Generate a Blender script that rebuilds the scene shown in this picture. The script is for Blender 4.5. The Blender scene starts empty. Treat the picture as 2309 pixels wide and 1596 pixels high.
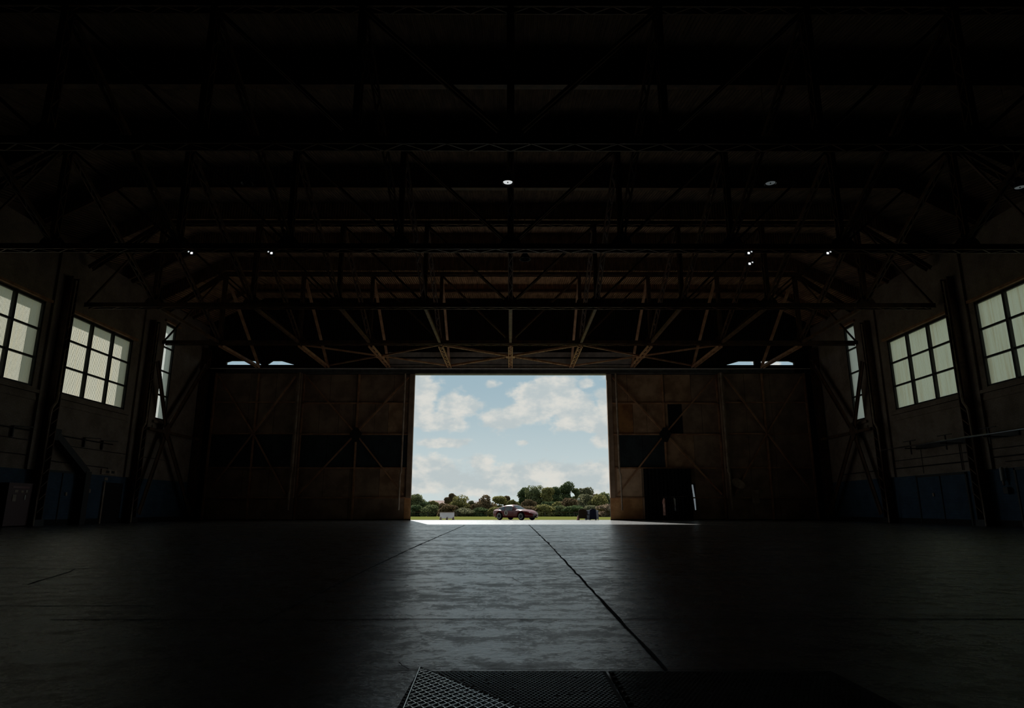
import bpy, math, random
import numpy as np
from mathutils import Vector, Matrix
R = math.radians
scn = bpy.context.scene
COL = scn.collection

# ---------------------------------------------------------------- camera
cam_d = bpy.data.cameras.new('camera')
cam_d.sensor_width = 36.0
cam_d.lens = 1485.0 / 2309.0 * 36.0
cam_d.clip_start = 0.05
cam_d.clip_end = 2000
cam = bpy.data.objects.new('camera', cam_d)
COL.objects.link(cam)
cam.location = (0, 0, 0.80)
cam.rotation_euler = (R(90 + 13.22), 0, -0.00236)
scn.camera = cam

# ---------------------------------------------------------------- exposure
vs = scn.view_settings
vs.view_transform = 'Standard'
vs.look = 'None'
vs.exposure = 0.0
vs.gamma = 1.0
vs.use_curve_mapping = False
cy = scn.cycles
cy.max_bounces = 8
cy.diffuse_bounces = 5
cy.glossy_bounces = 3
cy.transmission_bounces = 5
cy.transparent_max_bounces = 8
cy.caustics_reflective = False
cy.caustics_refractive = False
cy.use_denoising = True

# ---------------------------------------------------------------- node helper
class NT:
    def __init__(s, tree):
        s.t = tree; s.n = tree.nodes; s.l = tree.links
    def new(s, kind, **kw):
        nd = s.n.new(kind)
        for k, v in kw.items():
            setattr(nd, k, v)
        return nd
    def put(s, sock, v):
        if isinstance(v, (int, float, tuple, list)):
            sock.default_value = v
        else:
            s.l.new(v, sock)
    def m(s, op, a, b=0.0, c=None, clamp=False):
        nd = s.new('ShaderNodeMath', operation=op, use_clamp=clamp)
        s.put(nd.inputs[0], a); s.put(nd.inputs[1], b)
        if c is not None: s.put(nd.inputs[2], c)
        return nd.outputs[0]
    def noise(s, vec, scale, detail=4, rough=0.5, dist=0.0):
        nd = s.new('ShaderNodeTexNoise')
        if vec is not None: s.l.new(vec, nd.inputs['Vector'])
        nd.inputs['Scale'].default_value = scale
        nd.inputs['Detail'].default_value = detail
        nd.inputs['Roughness'].default_value = rough
        nd.inputs['Distortion'].default_value = dist
        return nd.outputs['Fac']
    def smooth(s, v, a, b, o0=0.0, o1=1.0):
        nd = s.new('ShaderNodeMapRange', interpolation_type='SMOOTHSTEP')
        s.put(nd.inputs[0], v)
        nd.inputs[1].default_value = a; nd.inputs[2].default_value = b
        nd.inputs[3].default_value = o0; nd.inputs[4].default_value = o1
        return nd.outputs[0]
    def mix(s, f, a, b, mode='MIX'):
        nd = s.new('ShaderNodeMix', data_type='RGBA', blend_type=mode)
        s.put(nd.inputs['Factor'], f)
        s.put(nd.inputs[6], a if not isinstance(a, tuple) else (*a[:3], 1))
        s.put(nd.inputs[7], b if not isinstance(b, tuple) else (*b[:3], 1))
        return nd.outputs[2]
    def comb(s, x, y, z):
        nd = s.new('ShaderNodeCombineXYZ')
        s.put(nd.inputs[0], x); s.put(nd.inputs[1], y); s.put(nd.inputs[2], z)
        return nd.outputs[0]

# ---------------------------------------------------------------- sky with cumulus clouds
world = bpy.data.worlds.new('sky')
scn.world = world
world.use_nodes = True
w = NT(world.node_tree)
w.n.clear()
tc = w.new('ShaderNodeTexCoord')
sep = w.new('ShaderNodeSeparateXYZ'); w.l.new(tc.outputs['Generated'], sep.inputs[0])
dx, dy, dz = sep.outputs
horiz = w.m('SQRT', w.m('ADD', w.m('MULTIPLY', dx, dx), w.m('MULTIPLY', dy, dy)))
horiz = w.m('MAXIMUM', horiz, 0.02)
az = w.m('ARCTAN2', dx, dy)                 # compass direction, 0 straight out of the doors
v = w.m('DIVIDE', dz, horiz)                # tangent of the height above the horizon
vec = w.comb(w.m('MULTIPLY', az, 1.0), w.m('MULTIPLY', v, 1.5), 0.0)
n_big = w.noise(vec, 9.0, 7, 0.58, 0.0)
n_fine = w.noise(vec, 42.0, 6, 0.62, 0.0)
n_puff = w.noise(vec, 24.0, 5, 0.55, 0.0)
blobs = [  # az, v, radius az, radius v, weight
    (.052, .162, .034, .022, 1.0), (.067, .183, .026, .014, .9), (.118, .128, .036, .012, .95), (.094, .149, .030, .016, .9),
    (-.012, .132, .028, .012, .85), (.024, .143, .03, .013, .95), (-.140, .172, .020, .022, 1.0), (-.080, .153, .024, .014, .85),
    (-.112, .128, .036, .010, 1.0), (-.138, .148, .016, .02, .9), (-.103, .096, .026, .006, .75), (.0195, .0975, .009, .004, .5),
    (.116, .186, .012, .006, .6), (.140, .100, .016, .008, .7), (.149, .150, .018, .022, .7), (.128, .140, .03, .012, .7),
    (-.125, .056, .05, .018, .7), (-.041, .066, .018, .012, .55), (.030, .052, .08, .014, .62), (.11, .050, .05, .015, .7),
    (-.02, .036, .2, .016, .6), (.155, .200, .02, .01, .4), (-.03, .186, .012, .005, .3), (.0, .115, .03, .004, .2)]
den = None
for (a0, v0, ra, rv, wt) in blobs:
    ea = w.m('DIVIDE', w.m('SUBTRACT', az, a0), ra)
    ev = w.m('DIVIDE', w.m('SUBTRACT', v, v0), rv)
    q = w.m('ADD', w.m('MULTIPLY', ea, ea), w.m('MULTIPLY', ev, ev))
    g = w.m('MULTIPLY', w.m('EXPONENT', w.m('MULTIPLY', q, -0.62)), wt)
    den = g if den is None else w.m('MAXIMUM', den, g)
gen = w.smooth(n_big, .40, .68)             # scattered clouds over the rest of the sky
front = w.smooth(w.m('ABSOLUTE', az), .20, .34)
high = w.smooth(v, .22, .30)
away = w.m('MAXIMUM', front, high)
den = w.m('ADD', w.m('MULTIPLY', den, w.m('SUBTRACT', 1.0, away)), w.m('MULTIPLY', gen, away))
den = w.m('ADD', den, w.m('MULTIPLY', w.m('SUBTRACT', n_puff, .5), .95))
den = w.m('ADD', den, w.m('MULTIPLY', w.m('SUBTRACT', n_fine, .5), .55))
cover = w.smooth(den, .13, .43)
thick = w.smooth(den, .62, 1.15)
lit = w.smooth(w.noise(w.comb(w.m('ADD', az, .006), w.m('MULTIPLY', w.m('ADD', v, -.006), 1.5), 0.3), 24.0, 4, .6), .38, .66)
blue = w.mix(w.smooth(v, .0, .21), (.58, .66, .66), (.335, .465, .535))
blue = w.mix(w.smooth(v, .25, 2.0), blue, (.16, .28, .42))
white = w.mix(lit, (.49, .55, .56), (.71, .70, .65))
white = w.mix(w.m('MULTIPLY', thick, .15), white, (.55, .58, .58))
skyc = w.mix(w.m('MULTIPLY', cover, .95), blue, white)
skyc = w.mix(w.smooth(v, -.02, .0), (.16, .17, .12), skyc)
bg = w.new('ShaderNodeBackground'); w.l.new(skyc, bg.inputs[0]); bg.inputs[1].default_value = 1.0
wo = w.new('ShaderNodeOutputWorld'); w.l.new(bg.outputs[0], wo.inputs[0])

# ---------------------------------------------------------------- sun (high, out beyond the doors and a little to the left)
SUN_EL, SUN_AZ = R(37.6), R(-12.3)
sd = bpy.data.lights.new('sun', 'SUN'); sd.energy = 8.0; sd.angle = R(0.53); sd.color = (1.0, .955, .88)
so = bpy.data.objects.new('sun', sd); COL.objects.link(so)
tosun = Vector((math.sin(SUN_AZ) * math.cos(SUN_EL), math.cos(SUN_AZ) * math.cos(SUN_EL), math.sin(SUN_EL)))
so.rotation_euler = tosun.to_track_quat('Z', 'Y').to_euler(); so.location = (-20, 90, 60)

# ---------------------------------------------------------------- materials
def mat(name, base, rough=.7, var=None, scale=3.0, detail=5, metal=0.0, spec=0.4, bump=0.0, bscale=None, lo=.35, hi=.65, stretch=(1, 1, 1), coat=0.0):
    m = bpy.data.materials.new(name); m.use_nodes = True
    t = NT(m.node_tree); p = t.n['Principled BSDF']
    p.inputs['Roughness'].default_value = rough
    p.inputs['Metallic'].default_value = metal
    p.inputs['Specular IOR Level'].default_value = spec
    p.inputs['Coat Weight'].default_value = coat
    tcn = t.new('ShaderNodeTexCoord'); mp = t.new('ShaderNodeMapping'); t.l.new(tcn.outputs['Object'], mp.inputs[0])
    mp.inputs['Scale'].default_value = stretch
    if var is None:
        p.inputs['Base Color'].default_value = (*base, 1)
    else:
        f = t.smooth(t.noise(mp.outputs[0], scale, detail, .6), lo, hi)
        t.l.new(t.mix(f, base, var), p.inputs['Base Color'])
    if bump:
        b = t.new('ShaderNodeBump'); b.inputs['Strength'].default_value = bump; b.inputs['Distance'].default_value = .02
        t.l.new(t.noise(mp.outputs[0], bscale or scale * 4, 5, .6), b.inputs['Height'])
        t.l.new(b.outputs[0], p.inputs['Normal'])
    return m

M = {}
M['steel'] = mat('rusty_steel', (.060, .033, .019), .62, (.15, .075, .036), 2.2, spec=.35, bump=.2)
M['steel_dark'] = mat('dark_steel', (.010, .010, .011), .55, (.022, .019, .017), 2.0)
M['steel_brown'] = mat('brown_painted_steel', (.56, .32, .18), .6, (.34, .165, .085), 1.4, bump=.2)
M['pale_steel'] = mat('pale_painted_steel', (.50, .40, .31), .5, (.28, .19, .13), 1.6)
M['panel_tan'] = mat('tan_rusted_panel', (.54, .35, .22), .75, (.30, .175, .10), .9, bump=.25)
M['panel_orange'] = mat('orange_rusted_panel', (.50, .24, .085), .75, (.24, .105, .042), .8, bump=.25)
M['panel_grey'] = mat('grey_brown_panel', (.40, .28, .20), .75, (.23, .155, .105), .8, bump=.25)
M['panel_tan_bounce'] = mat('bounce_brightened_tan_panel', (.86, .62, .43), .75, (.62, .40, .25), .8, bump=.2)  # tan panel with bounce light from the sunlit floor painted into its colour
M['panel_rust_bounce'] = mat('bounce_brightened_rust_panel', (.85, .50, .24), .75, (.55, .28, .12), .9, bump=.2)  # rusty panel, its colour also brightened to stand in for floor bounce
M['panel_blue'] = mat('dark_blue_panel', (.036, .052, .062), .6, (.02, .03, .036), 1.2)
M['panel_black'] = mat('soot_black_panel', (.004, .004, .005), .8)
M['timber'] = mat('grey_fascia', (.50, .47, .44), .8, (.36, .33, .31), 2.0)
M['lintel'] = mat('grey_door_track', (.17, .165, .165), .6, (.09, .09, .09), 2.0)
M['pale_flange'] = mat('pale_track_flange', (.75, .72, .68), .5)
M['curtain'] = mat('black_curtain', (.004, .004, .006), .95)
M['black'] = mat('matt_black', (.012, .012, .014), .7)
M['chrome'] = mat('dull_chrome', (.55, .57, .58), .25, metal=1.0)
M['white'] = mat('white_paint', (.62, .62, .60), .5, (.5, .5, .48), 3)
M['boardblue'] = mat('navy_board', (.012, .016, .045), .5)
M['boardbrown'] = mat('brown_board', (.040, .022, .012), .6)
M['red'] = mat('red_paint', (.150, .008, .012), .30, spec=.45, coat=.18)
M['glass'] = mat('dark_car_glass', (.012, .03, .045), .08, spec=.8)
M['tyre'] = mat('tyre_rubber', (.012, .012, .013), .8)
M['rim'] = mat('silver_wheel', (.34, .36, .36), .45, metal=.2)
M['lensw'] = mat('lamp_glass', (.6, .6, .62), .15)
M['purple'] = mat('grille_shadow', (.03, .02, .05), .4)
M['redbrick'] = mat('red_brick', (.20, .08, .06), .8, (.12, .05, .04), 2)
M['slate'] = mat('slate_roof', (.07, .08, .12), .7)
M['coat_red'] = mat('rose_cloth', (.80, .50, .43), .9, (.5, .22, .17), 4)
M['coat_white'] = mat('white_cloth', (.82, .86, .9), .9)
M['coat_navy'] = mat('navy_cloth', (.012, .018, .030), .9)
M['safety_red'] = mat('fire_point_red', (.07, .008, .007), .5)
M['mesh_metal'] = mat('galvanised_wire', (.75, .82, .83), .28, (.5, .56, .58), 6, metal=1.0)
M['plate'] = mat('dirty_plate', (.014, .016, .018), .7, (.006, .007, .008), 5, spec=.2)
M['stud'] = mat('worn_stud_steel', (.40, .47, .49), .3, (.12, .14, .15), 3, metal=1.0)

def wall_material():
    m = bpy.data.materials.new('painted_brick'); m.use_nodes = True
    t = NT(m.node_tree); p = t.n['Principled BSDF']; p.inputs['Roughness'].default_value = .75
    p.inputs['Specular IOR Level'].default_value = .25
    g = t.new('ShaderNodeNewGeometry'); s = t.new('ShaderNodeSeparateXYZ'); t.l.new(g.outputs['Position'], s.inputs[0])
    uvv = t.comb(t.m('ADD', s.outputs[1], s.outputs[0]), s.outputs[2], 0.0)
    br = t.new('ShaderNodeTexBrick'); t.l.new(uvv, br.inputs['Vector'])
    br.inputs['Scale'].default_value = 1.0; br.inputs['Brick Width'].default_value = .225; br.inputs['Row Height'].default_value = .075
    br.inputs['Mortar Size'].default_value = .008; br.inputs['Color1'].default_value = (1, 1, 1, 1); br.inputs['Color2'].default_value = (.86, .86, .86, 1)
    br.inputs['Mortar'].default_value = (.6, .6, .6, 1)
    n = t.smooth(t.noise(g.outputs['Position'], .7, 6, .65), .35, .7)
    cream = t.mix(n, (.40, .325, .27), (.25, .195, .155))
    blu = t.mix(n, (.070, .135, .215), (.04, .085, .14))
    c = t.mix(t.m('GREATER_THAN', s.outputs[2], 2.62), blu, cream)
    t.l.new(t.mix(1.0, c, br.outputs['Color'], 'MULTIPLY'), p.inputs['Base Color'])
    b = t.new('ShaderNodeBump'); b.inputs['Strength'].default_value = .5; b.inputs['Distance'].default_value = .01
    t.l.new(br.outputs['Color'], b.inputs['Height']); t.l.new(b.outputs[0], p.inputs['Normal'])
    return m
M['wall'] = wall_material()

def corrugated(name, c1, c2, pitch, axis='X', rough=.8):
    m = bpy.data.materials.new(name); m.use_nodes = True
    t = NT(m.node_tree); p = t.n['Principled BSDF']; p.inputs['Roughness'].default_value = rough
    p.inputs['Specular IOR Level'].default_value = .2
    g = t.new('ShaderNodeNewGeometry'); s = t.new('ShaderNodeSeparateXYZ'); t.l.new(g.outputs['Position'], s.inputs[0])
    wv = t.m('SINE', t.m('MULTIPLY', s.outputs['XYZ'.index(axis)], 2 * math.pi / pitch))
    mp = t.new('ShaderNodeMapping'); t.l.new(g.outputs['Position'], mp.inputs[0]); mp.inputs['Scale'].default_value = (3, .5, 1)
    n = t.smooth(t.noise(mp.outputs[0], 1.2, 6, .65), .35, .68)
    c = t.mix(n, c1, c2)
    t.l.new(c, p.inputs['Base Color'])
    b = t.new('ShaderNodeBump'); b.inputs['Strength'].default_value = 1.0; b.inputs['Distance'].default_value = .045
    t.l.new(wv, b.inputs['Height']); t.l.new(b.outputs[0], p.inputs['Normal'])
    return m
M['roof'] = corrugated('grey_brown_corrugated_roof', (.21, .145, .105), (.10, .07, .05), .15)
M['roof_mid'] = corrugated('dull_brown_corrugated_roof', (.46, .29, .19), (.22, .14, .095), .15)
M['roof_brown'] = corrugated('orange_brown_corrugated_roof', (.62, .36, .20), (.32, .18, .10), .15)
M['gable'] = corrugated('dark_corrugated_gable', (.030, .020, .014), (.016, .011, .008), .15)

def leaf_mat(name, a, b):
    m = bpy.data.materials.new(name); m.use_nodes = True
    t = NT(m.node_tree); t.n.remove(t.n['Principled BSDF'])
    out = [n for n in t.n if n.type == 'OUTPUT_MATERIAL'][0]
    tcn = t.new('ShaderNodeTexCoord')
    f = t.smooth(t.noise(tcn.outputs['Object'], .7, 4, .7), .35, .65)
    c = t.mix(f, a, b)
    d = t.new('ShaderNodeBsdfDiffuse'); tr = t.new('ShaderNodeBsdfTranslucent')
    t.l.new(c, d.inputs[0]); t.l.new(c, tr.inputs[0])
    ms = t.new('ShaderNodeMixShader'); ms.inputs[0].default_value = .4
    t.l.new(d.outputs[0], ms.inputs[1]); t.l.new(tr.outputs[0], ms.inputs[2]); t.l.new(ms.outputs[0], out.inputs[0])
    return m
def pane_material(name, tint, streak):
    m = bpy.data.materials.new(name); m.use_nodes = True
    t = NT(m.node_tree); t.n.remove(t.n['Principled BSDF'])
    out = [n for n in t.n if n.type == 'OUTPUT_MATERIAL'][0]
    g = t.new('ShaderNodeNewGeometry'); s = t.new('ShaderNodeSeparateXYZ'); t.l.new(g.outputs['Position'], s.inputs[0])
    wv = t.m('SINE', t.m('MULTIPLY', s.outputs[1], 2 * math.pi / .076))
    mp = t.new('ShaderNodeMapping'); t.l.new(g.outputs['Position'], mp.inputs[0]); mp.inputs['Scale'].default_value = (1, 3.2, .12)
    n = t.smooth(t.noise(mp.outputs[0], 1.6, 5, .6), .45, .75)
    c = t.mix(t.m('MULTIPLY', n, streak), tint, (.52, .42, .25))
    c = t.mix(t.smooth(wv, -1, 1, .0, .32), c, (.30, .28, .22))
    tr = t.new('ShaderNodeBsdfTranslucent'); t.l.new(c, tr.inputs[0])
    df = t.new('ShaderNodeBsdfDiffuse'); df.inputs[0].default_value = (.05, .05, .045, 1)
    ad = t.new('ShaderNodeAddShader')
    t.l.new(tr.outputs[0], ad.inputs[0]); t.l.new(df.outputs[0], ad.inputs[1])
    t.l.new(ad.outputs[0], out.inputs[0])
    return m
M['pane_l'] = pane_material('translucent_sheet', (.41, .41, .36), .35)
M['pane_r'] = pane_material('dirty_translucent_sheet', (.74, .77, .67), .6)
M['pane_clean'] = pane_material('pale_translucent_sheet', (.60, .64, .65), .1)
M['plastic'] = leaf_mat('white_plastic_sheet', (.60, .62, .65), (.52, .54, .58))
M['slit'] = pane_material('bright_translucent_sheet', (.24, .265, .285), .0)

def floor_material():
    m = bpy.data.materials.new('worn_concrete'); m.use_nodes = True
    t = NT(m.node_tree); p = t.n['Principled BSDF']
    g = t.new('ShaderNodeNewGeometry'); P = g.outputs['Position']
    mp = t.new('ShaderNodeMapping'); t.l.new(P, mp.inputs[0]); mp.inputs['Scale'].default_value = (.6, 1.3, 1)
    n1 = t.noise(mp.outputs[0], .8, 6, .65)
    n2 = t.noise(P, 4.2, 8, .72)
    n3 = t.noise(P, 30.0, 6, .75)
    mixn = t.m('ADD', t.m('ADD', t.m('MULTIPLY', n1, .30), t.m('MULTIPLY', n2, .48)), t.m('MULTIPLY', n3, .22))
    stain = t.smooth(mixn, .45, .555)
    pits = t.smooth(n2, .60, .68)
    c = t.mix(stain, (.185, .182, .174), (.085, .084, .082))
    t.l.new(t.mix(pits, c, (.05, .048, .045)), p.inputs['Base Color'])
    t.l.new(t.m('ADD', t.m('ADD', t.m('MULTIPLY', stain, .16), t.m('MULTIPLY', n3, .16)), FLOOR_ROUGH), p.inputs['Roughness'])
    t.l.new(t.m('MULTIPLY', t.smooth(mixn, .43, .57, 1.0, .10), t.m('SUBTRACT', 1.0, t.m('MULTIPLY', pits, .7))), p.inputs['Specular IOR Level'])
    p.inputs['Specular Tint'].default_value = (.64, .86, 1, 1)
    p.inputs['IOR'].default_value = 1.78
    b = t.new('ShaderNodeBump'); b.inputs['Strength'].default_value = .7; b.inputs['Distance'].default_value = .012
    t.l.new(t.m('ADD', n2, t.m('MULTIPLY', n3, .30)), b.inputs['Height'])
    t.l.new(b.outputs[0], p.inputs['Normal'])
    return m
FLOOR_ROUGH = .12
M['floor'] = floor_material()
M['joint'] = mat('joint_dirt', (.008, .008, .009), .95)
M['apron'] = mat('apron_concrete', (.155, .147, .133), .9, (.130, .123, .110), .8, spec=.05)
M['grass'] = mat('dry_grass', (.085, .105, .022), .95, (.125, .120, .036), .35, spec=0.0)

LM = {'dark': leaf_mat('dark_green_leaves', (.105, .135, .060), (.055, .080, .042)),
      'olive': leaf_mat('olive_leaves', (.235, .220, .085), (.145, .142, .058)),
      'green': leaf_mat('green_leaves', (.175, .190, .085), (.100, .120, .062)),
      'brown': leaf_mat('red_brown_leaves', (.175, .125, .070), (.105, .082, .050)),
      'grey': leaf_mat('grey_green_leaves', (.200, .195, .115), (.125, .130, .078)),
      'pink': leaf_mat('dry_pinkish_brush', (.24, .175, .13), (.16, .13, .085))}
M['bark'] = mat('bark', (.06, .045, .035), .9)

# ---------------------------------------------------------------- geometry helpers
class MB:
    def __init__(s): s.v = []; s.f = []
    def quad(s, a, b, c, d):
        i = len(s.v); s.v += [tuple(a), tuple(b), tuple(c), tuple(d)]; s.f.append((i, i + 1, i + 2, i + 3)); return s
    def box(s, x0, x1, y0, y1, z0, z1):
        i = len(s.v)
        s.v += [(x0, y0, z0), (x1, y0, z0), (x1, y1, z0), (x0, y1, z0), (x0, y0, z1), (x1, y0, z1), (x1, y1, z1), (x0, y1, z1)]
        for f in ((0, 3, 2, 1), (4, 5, 6, 7), (0, 1, 5, 4), (1, 2, 6, 5), (2, 3, 7, 6), (3, 0, 4, 7)):
            s.f.append(tuple(i + k for k in f))
        return s
    def bar(s, p, q, wd, ht, up=(0, 0, 1)):
        p, q = Vector(p), Vector(q); d = (q - p).normalized(); up = Vector(up)
        a = d.cross(up)
        if a.length < 1e-3: a = d.cross(Vector((0, 1, 0)))
        a.normalize(); b = a.cross(d).normalized()
        a *= wd / 2; b *= ht / 2; i = len(s.v)
        for c in (p, q):
            for (sa, sb) in ((-1, -1), (1, -1), (1, 1), (-1, 1)):
                s.v.append(tuple(c + a * sa + b * sb))
        for f in ((0, 1, 2, 3), (7, 6, 5, 4), (0, 4, 5, 1), (1, 5, 6, 2), (2, 6, 7, 3), (3, 7, 4, 0)):
            s.f.append(tuple(i + k for k in f))
        return s
    def tube(s, pts, r, n=8):
        pts = [Vector(p) for p in pts]; rings = []
        for k, p in enumerate(pts):
            d = (pts[min(k + 1, len(pts) - 1)] - pts[max(k - 1, 0)]).normalized()
            a = d.cross(Vector((0, 0, 1)))
            if a.length < 1e-3: a = d.cross(Vector((0, 1, 0)))
            a.normalize(); b = a.cross(d); i = len(s.v); rings.append(i)
            rr = r[k] if isinstance(r, (list, tuple)) else r
            for j in range(n):
                t = 2 * math.pi * j / n
                s.v.append(tuple(p + a * math.cos(t) * rr + b * math.sin(t) * rr))
        for k in range(len(rings) - 1):
            for j in range(n):
                s.f.append((rings[k] + j, rings[k] + (j + 1) % n, rings[k + 1] + (j + 1) % n, rings[k + 1] + j))
        s.f.append(tuple(rings[0] + j for j in range(n))); s.f.append(tuple(rings[-1] + j for j in reversed(range(n))))
        return s
    def lathe(s, prof, c=(0, 0, 0), n=20, axis='Z'):
        i = len(s.v)
        for (r, h) in prof:
            for j in range(n):
                t = 2 * math.pi * j / n
                x, y = r * math.cos(t), r * math.sin(t)
                s.v.append((c[0] + x, c[1] + y, c[2] + h) if axis == 'Z' else (c[0] + x, c[1] + h, c[2] + y))
        for k in range(len(prof) - 1):
            for j in range(n):
                s.f.append((i + k * n + j, i + k * n + (j + 1) % n, i + (k + 1) * n + (j + 1) % n, i + (k + 1) * n + j))
        return s
    def prism(s, poly, d):
        i = len(s.v); n = len(poly); d = Vector(d)
        s.v += [tuple(p) for p in poly] + [tuple(Vector(p) + d) for p in poly]
        s.f.append(tuple(range(i, i + n))); s.f.append(tuple(reversed(range(i + n, i + 2 * n))))
        for k in range(n):
            s.f.append((i + k, i + (k + 1) % n, i + n + (k + 1) % n, i + n + k))
        return s
    def build(s, name, m, parent=None, smooth=False):
        me = bpy.data.meshes.new(name)
        vv = s.v
        if parent is not None:
            inv = parent.matrix_world_manual.inverted() if hasattr(parent, 'matrix_world_manual') else Matrix.Translation(parent.location).inverted()
            vv = [tuple(inv @ Vector(p)) for p in vv]
        me.from_pydata(vv, [], s.f)
        me.materials.append(M[m] if isinstance(m, str) else m)
        if smooth:
            me.polygons.foreach_set('use_smooth', [True] * len(me.polygons))
        me.update()
        o = bpy.data.objects.new(name, me); COL.objects.link(o)
        if parent is not None: o.parent = parent
        return o

def tag(o, label=None, cat=None, group=None, kind=None):
    if label: o['label'] = label
    if cat: o['category'] = cat
    if group: o['group'] = group
    if kind: o['kind'] = kind
    return o
def empty(name, loc, label=None, cat=None, group=None, kind=None):
    o = bpy.data.objects.new(name, None); COL.objects.link(o); o.location = loc
    return tag(o, label, cat, group, kind)
def copy_tree(o, parent=None, root=True):
    c = o.copy(); COL.objects.link(c); c.parent = parent
    for ch in list(o.children): copy_tree(ch, c)
    return c

HW, YF, YB, ZW = 22.86, 48.6, -12.0, 13.6       # half width, door line, back wall, wall head
BAYS = [48.4, 40.3, 32.2, 24.1, 16.0, 8.0, 0.0, -8.0]

# ================================================================ SETTING
f = MB().box(-HW - .3, HW + .3, YB - .3, YF, -.3, 0).build('floor', 'floor')
tag(f, 'worn grey concrete hangar floor', 'floor', kind='structure')

def wall_side(sx):
    m = MB(); xi, xo = sx * HW, sx * (HW + .35); a, b = min(xi, xo), max(xi, xo)
    holes = [(42.25, 43.6, 6.45, 12.85), (32.95, 38.75, 6.5, 10.72), (25.25, 31.05, 6.5, 10.72)]
    ys = sorted(holes)
    y = YB
    for (h0, h1, z0, z1) in ys:
        m.box(a, b, y, h0, -.1, ZW + .6)
        m.box(a, b, h0, h1, -.1, z0); m.box(a, b, h0, h1, z1, ZW + .6)
        y = h1
    m.box(a, b, y, YF + .3, -.1, ZW + .6)
    side = 'left' if sx < 0 else 'right'
    o = m.build('wall_' + side, 'wall')
    return tag(o, '%s brick side wall painted cream above a blue dado' % side, 'wall', kind='structure')
wall_side(-1); wall_side(1)
for sx, side in ((-1, 'left'), (1, 'right')):
    tag(MB().box(min(sx * (HW - .06), sx * HW), max(sx * (HW - .06), sx * HW), YB, YF - .2, 0, .28).build('baseboard_' + side, 'panel_black'), 'black painted kerb along the foot of the %s wall' % side, 'kerb', kind='structure')
tag(MB().box(-HW - .3, HW + .3, YB - .3, YB, -.1, 18.2).build('wall_back', 'gable'), 'dark wall behind the viewpoint', 'wall', kind='structure')

# front gable above the doors, with two daylight slots over the outer door leaves
gm = MB()
gm.box(-HW - .3, HW + .3, YF - .15, YF + .1, 11.66, 17.6)
gm.box(-HW - .3, HW + .3, YF - .15, YF + .1, 11.09, 11.34)
for (a, b) in ((-HW - .3, -22.1), (-18.75, -18.35), (-16.2, 16.2), (18.4, 18.9), (22.1, HW + .3)):
    gm.box(a, b, YF - .15, YF + .1, 11.3, 11.7)
gm.box(-HW - .3, -21.4, YF - .15, YF + .1, 0, 11.7); gm.box(21.4, HW + .3, YF - .15, YF + .1, 0, 11.7)
for (x, d) in ((-22.1, 1), (-16.2, -1), (16.2, 1), (22.1, -1), (-18.75, -.4), (-18.35, .4)):
    gm.prism([(x, YF - .15, 11.66), (x + 1.1 * d, YF - .15, 11.66), (x, YF - .15, 11.34)], (0, .2, 0))
tag(gm.build('wall_front', 'gable'), 'dark corrugated gable wall above the sliding doors', 'wall', kind='structure')
lt = MB().box(-HW, HW, YF - .05, YF + .42, 10.65, 11.02).box(-HW, HW, YF - .2, YF - .05, 10.65, 10.75)
tag(lt.build('trim_1', 'lintel'), 'steel door track girder spanning above the opening', 'lintel', kind='structure')
tag(MB().box(-HW, HW, YF - .30, YF + .42, 11.02, 11.055).build('trim_12', 'pale_flange'), 'pale top flange of the door track girder', 'trim', kind='structure')
fm = MB().box(-9.2, 9.2, YF - .22, YF - .15, 11.94, 12.30).box(-9.2, 9.2, YF - .24, YF - .15, 11.40, 11.80).box(-9.2, 9.2, YF - .20, YF - .15, 11.12, 11.34)
tag(fm.build('trim_2', 'timber'), 'grey boarding on the wall just above the opening', 'trim', kind='structure')
tag(MB().box(-HW - .3, HW + .3, YF + .1, YF + 1.6, 12.2, 12.35).build('trim_3', 'timber'), 'added unseen slab outside, shading the daylight slots from the sun', 'sun shade', kind='structure')  # unseen slab, added only to block sunlight from the slots

# saw-tooth corrugated roof, hipped down to the side walls
def roof():
    m = MB(); xs = [-HW - .3, -18.9, 18.9, HW + .3]
    drop = [-2.2, 0, 0, -2.2]
    edges = [(48.75, 45.3, 16.62, 16.27), (45.3, 41.5, 16.62, 16.27)]
    y = 41.5
    while y > YB:
        edges.append((y, y - 4.0, 17.2, 16.27)); y -= 4.0
    for (y1, y0, z1, z0) in edges:        # y0 low end near the viewer, y1 high end towards the doors
        for k in range(3):
            a = [(xs[k], y0, z0 + drop[k]), (xs[k + 1], y0, z0 + drop[k + 1]), (xs[k + 1], y1, z1 + drop[k + 1]), (xs[k], y1, z1 + drop[k])]
            m.quad(*a)
            m.quad((xs[k], y1, z1 + drop[k]), (xs[k + 1], y1, z1 + drop[k + 1]), (xs[k + 1], y1, 16.27 + drop[k + 1]), (xs[k], y1, 16.27 + drop[k]))
    m.quad((-HW - 1, YB - 1, 18.2), (HW + 1, YB - 1, 18.2), (HW + 1, YF + .2, 18.2), (-HW - 1, YF + .2, 18.2))
    m.box(-HW - .4, -HW - .3, YB - .3, YF + .2, 13.0, 18.2); m.box(HW + .3, HW + .4, YB - .3, YF + .2, 13.0, 18.2)
    m.box(-HW - .4, HW + .4, YF + .02, YF + .14, 16.0, 18.2)
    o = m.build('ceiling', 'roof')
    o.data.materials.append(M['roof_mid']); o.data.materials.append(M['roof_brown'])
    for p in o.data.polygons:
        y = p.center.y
        if p.center.z < 18 and abs(p.center.x) < HW + .2: p.material_index = 2 if y > 41.5 else (1 if y > 33.4 else 0)  # browner bays near the doors, also brightened in colour to mimic floor bounce
    return o
tag(roof(), 'saw-tooth corrugated iron roof lining seen from below', 'ceiling', kind='structure')

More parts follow.
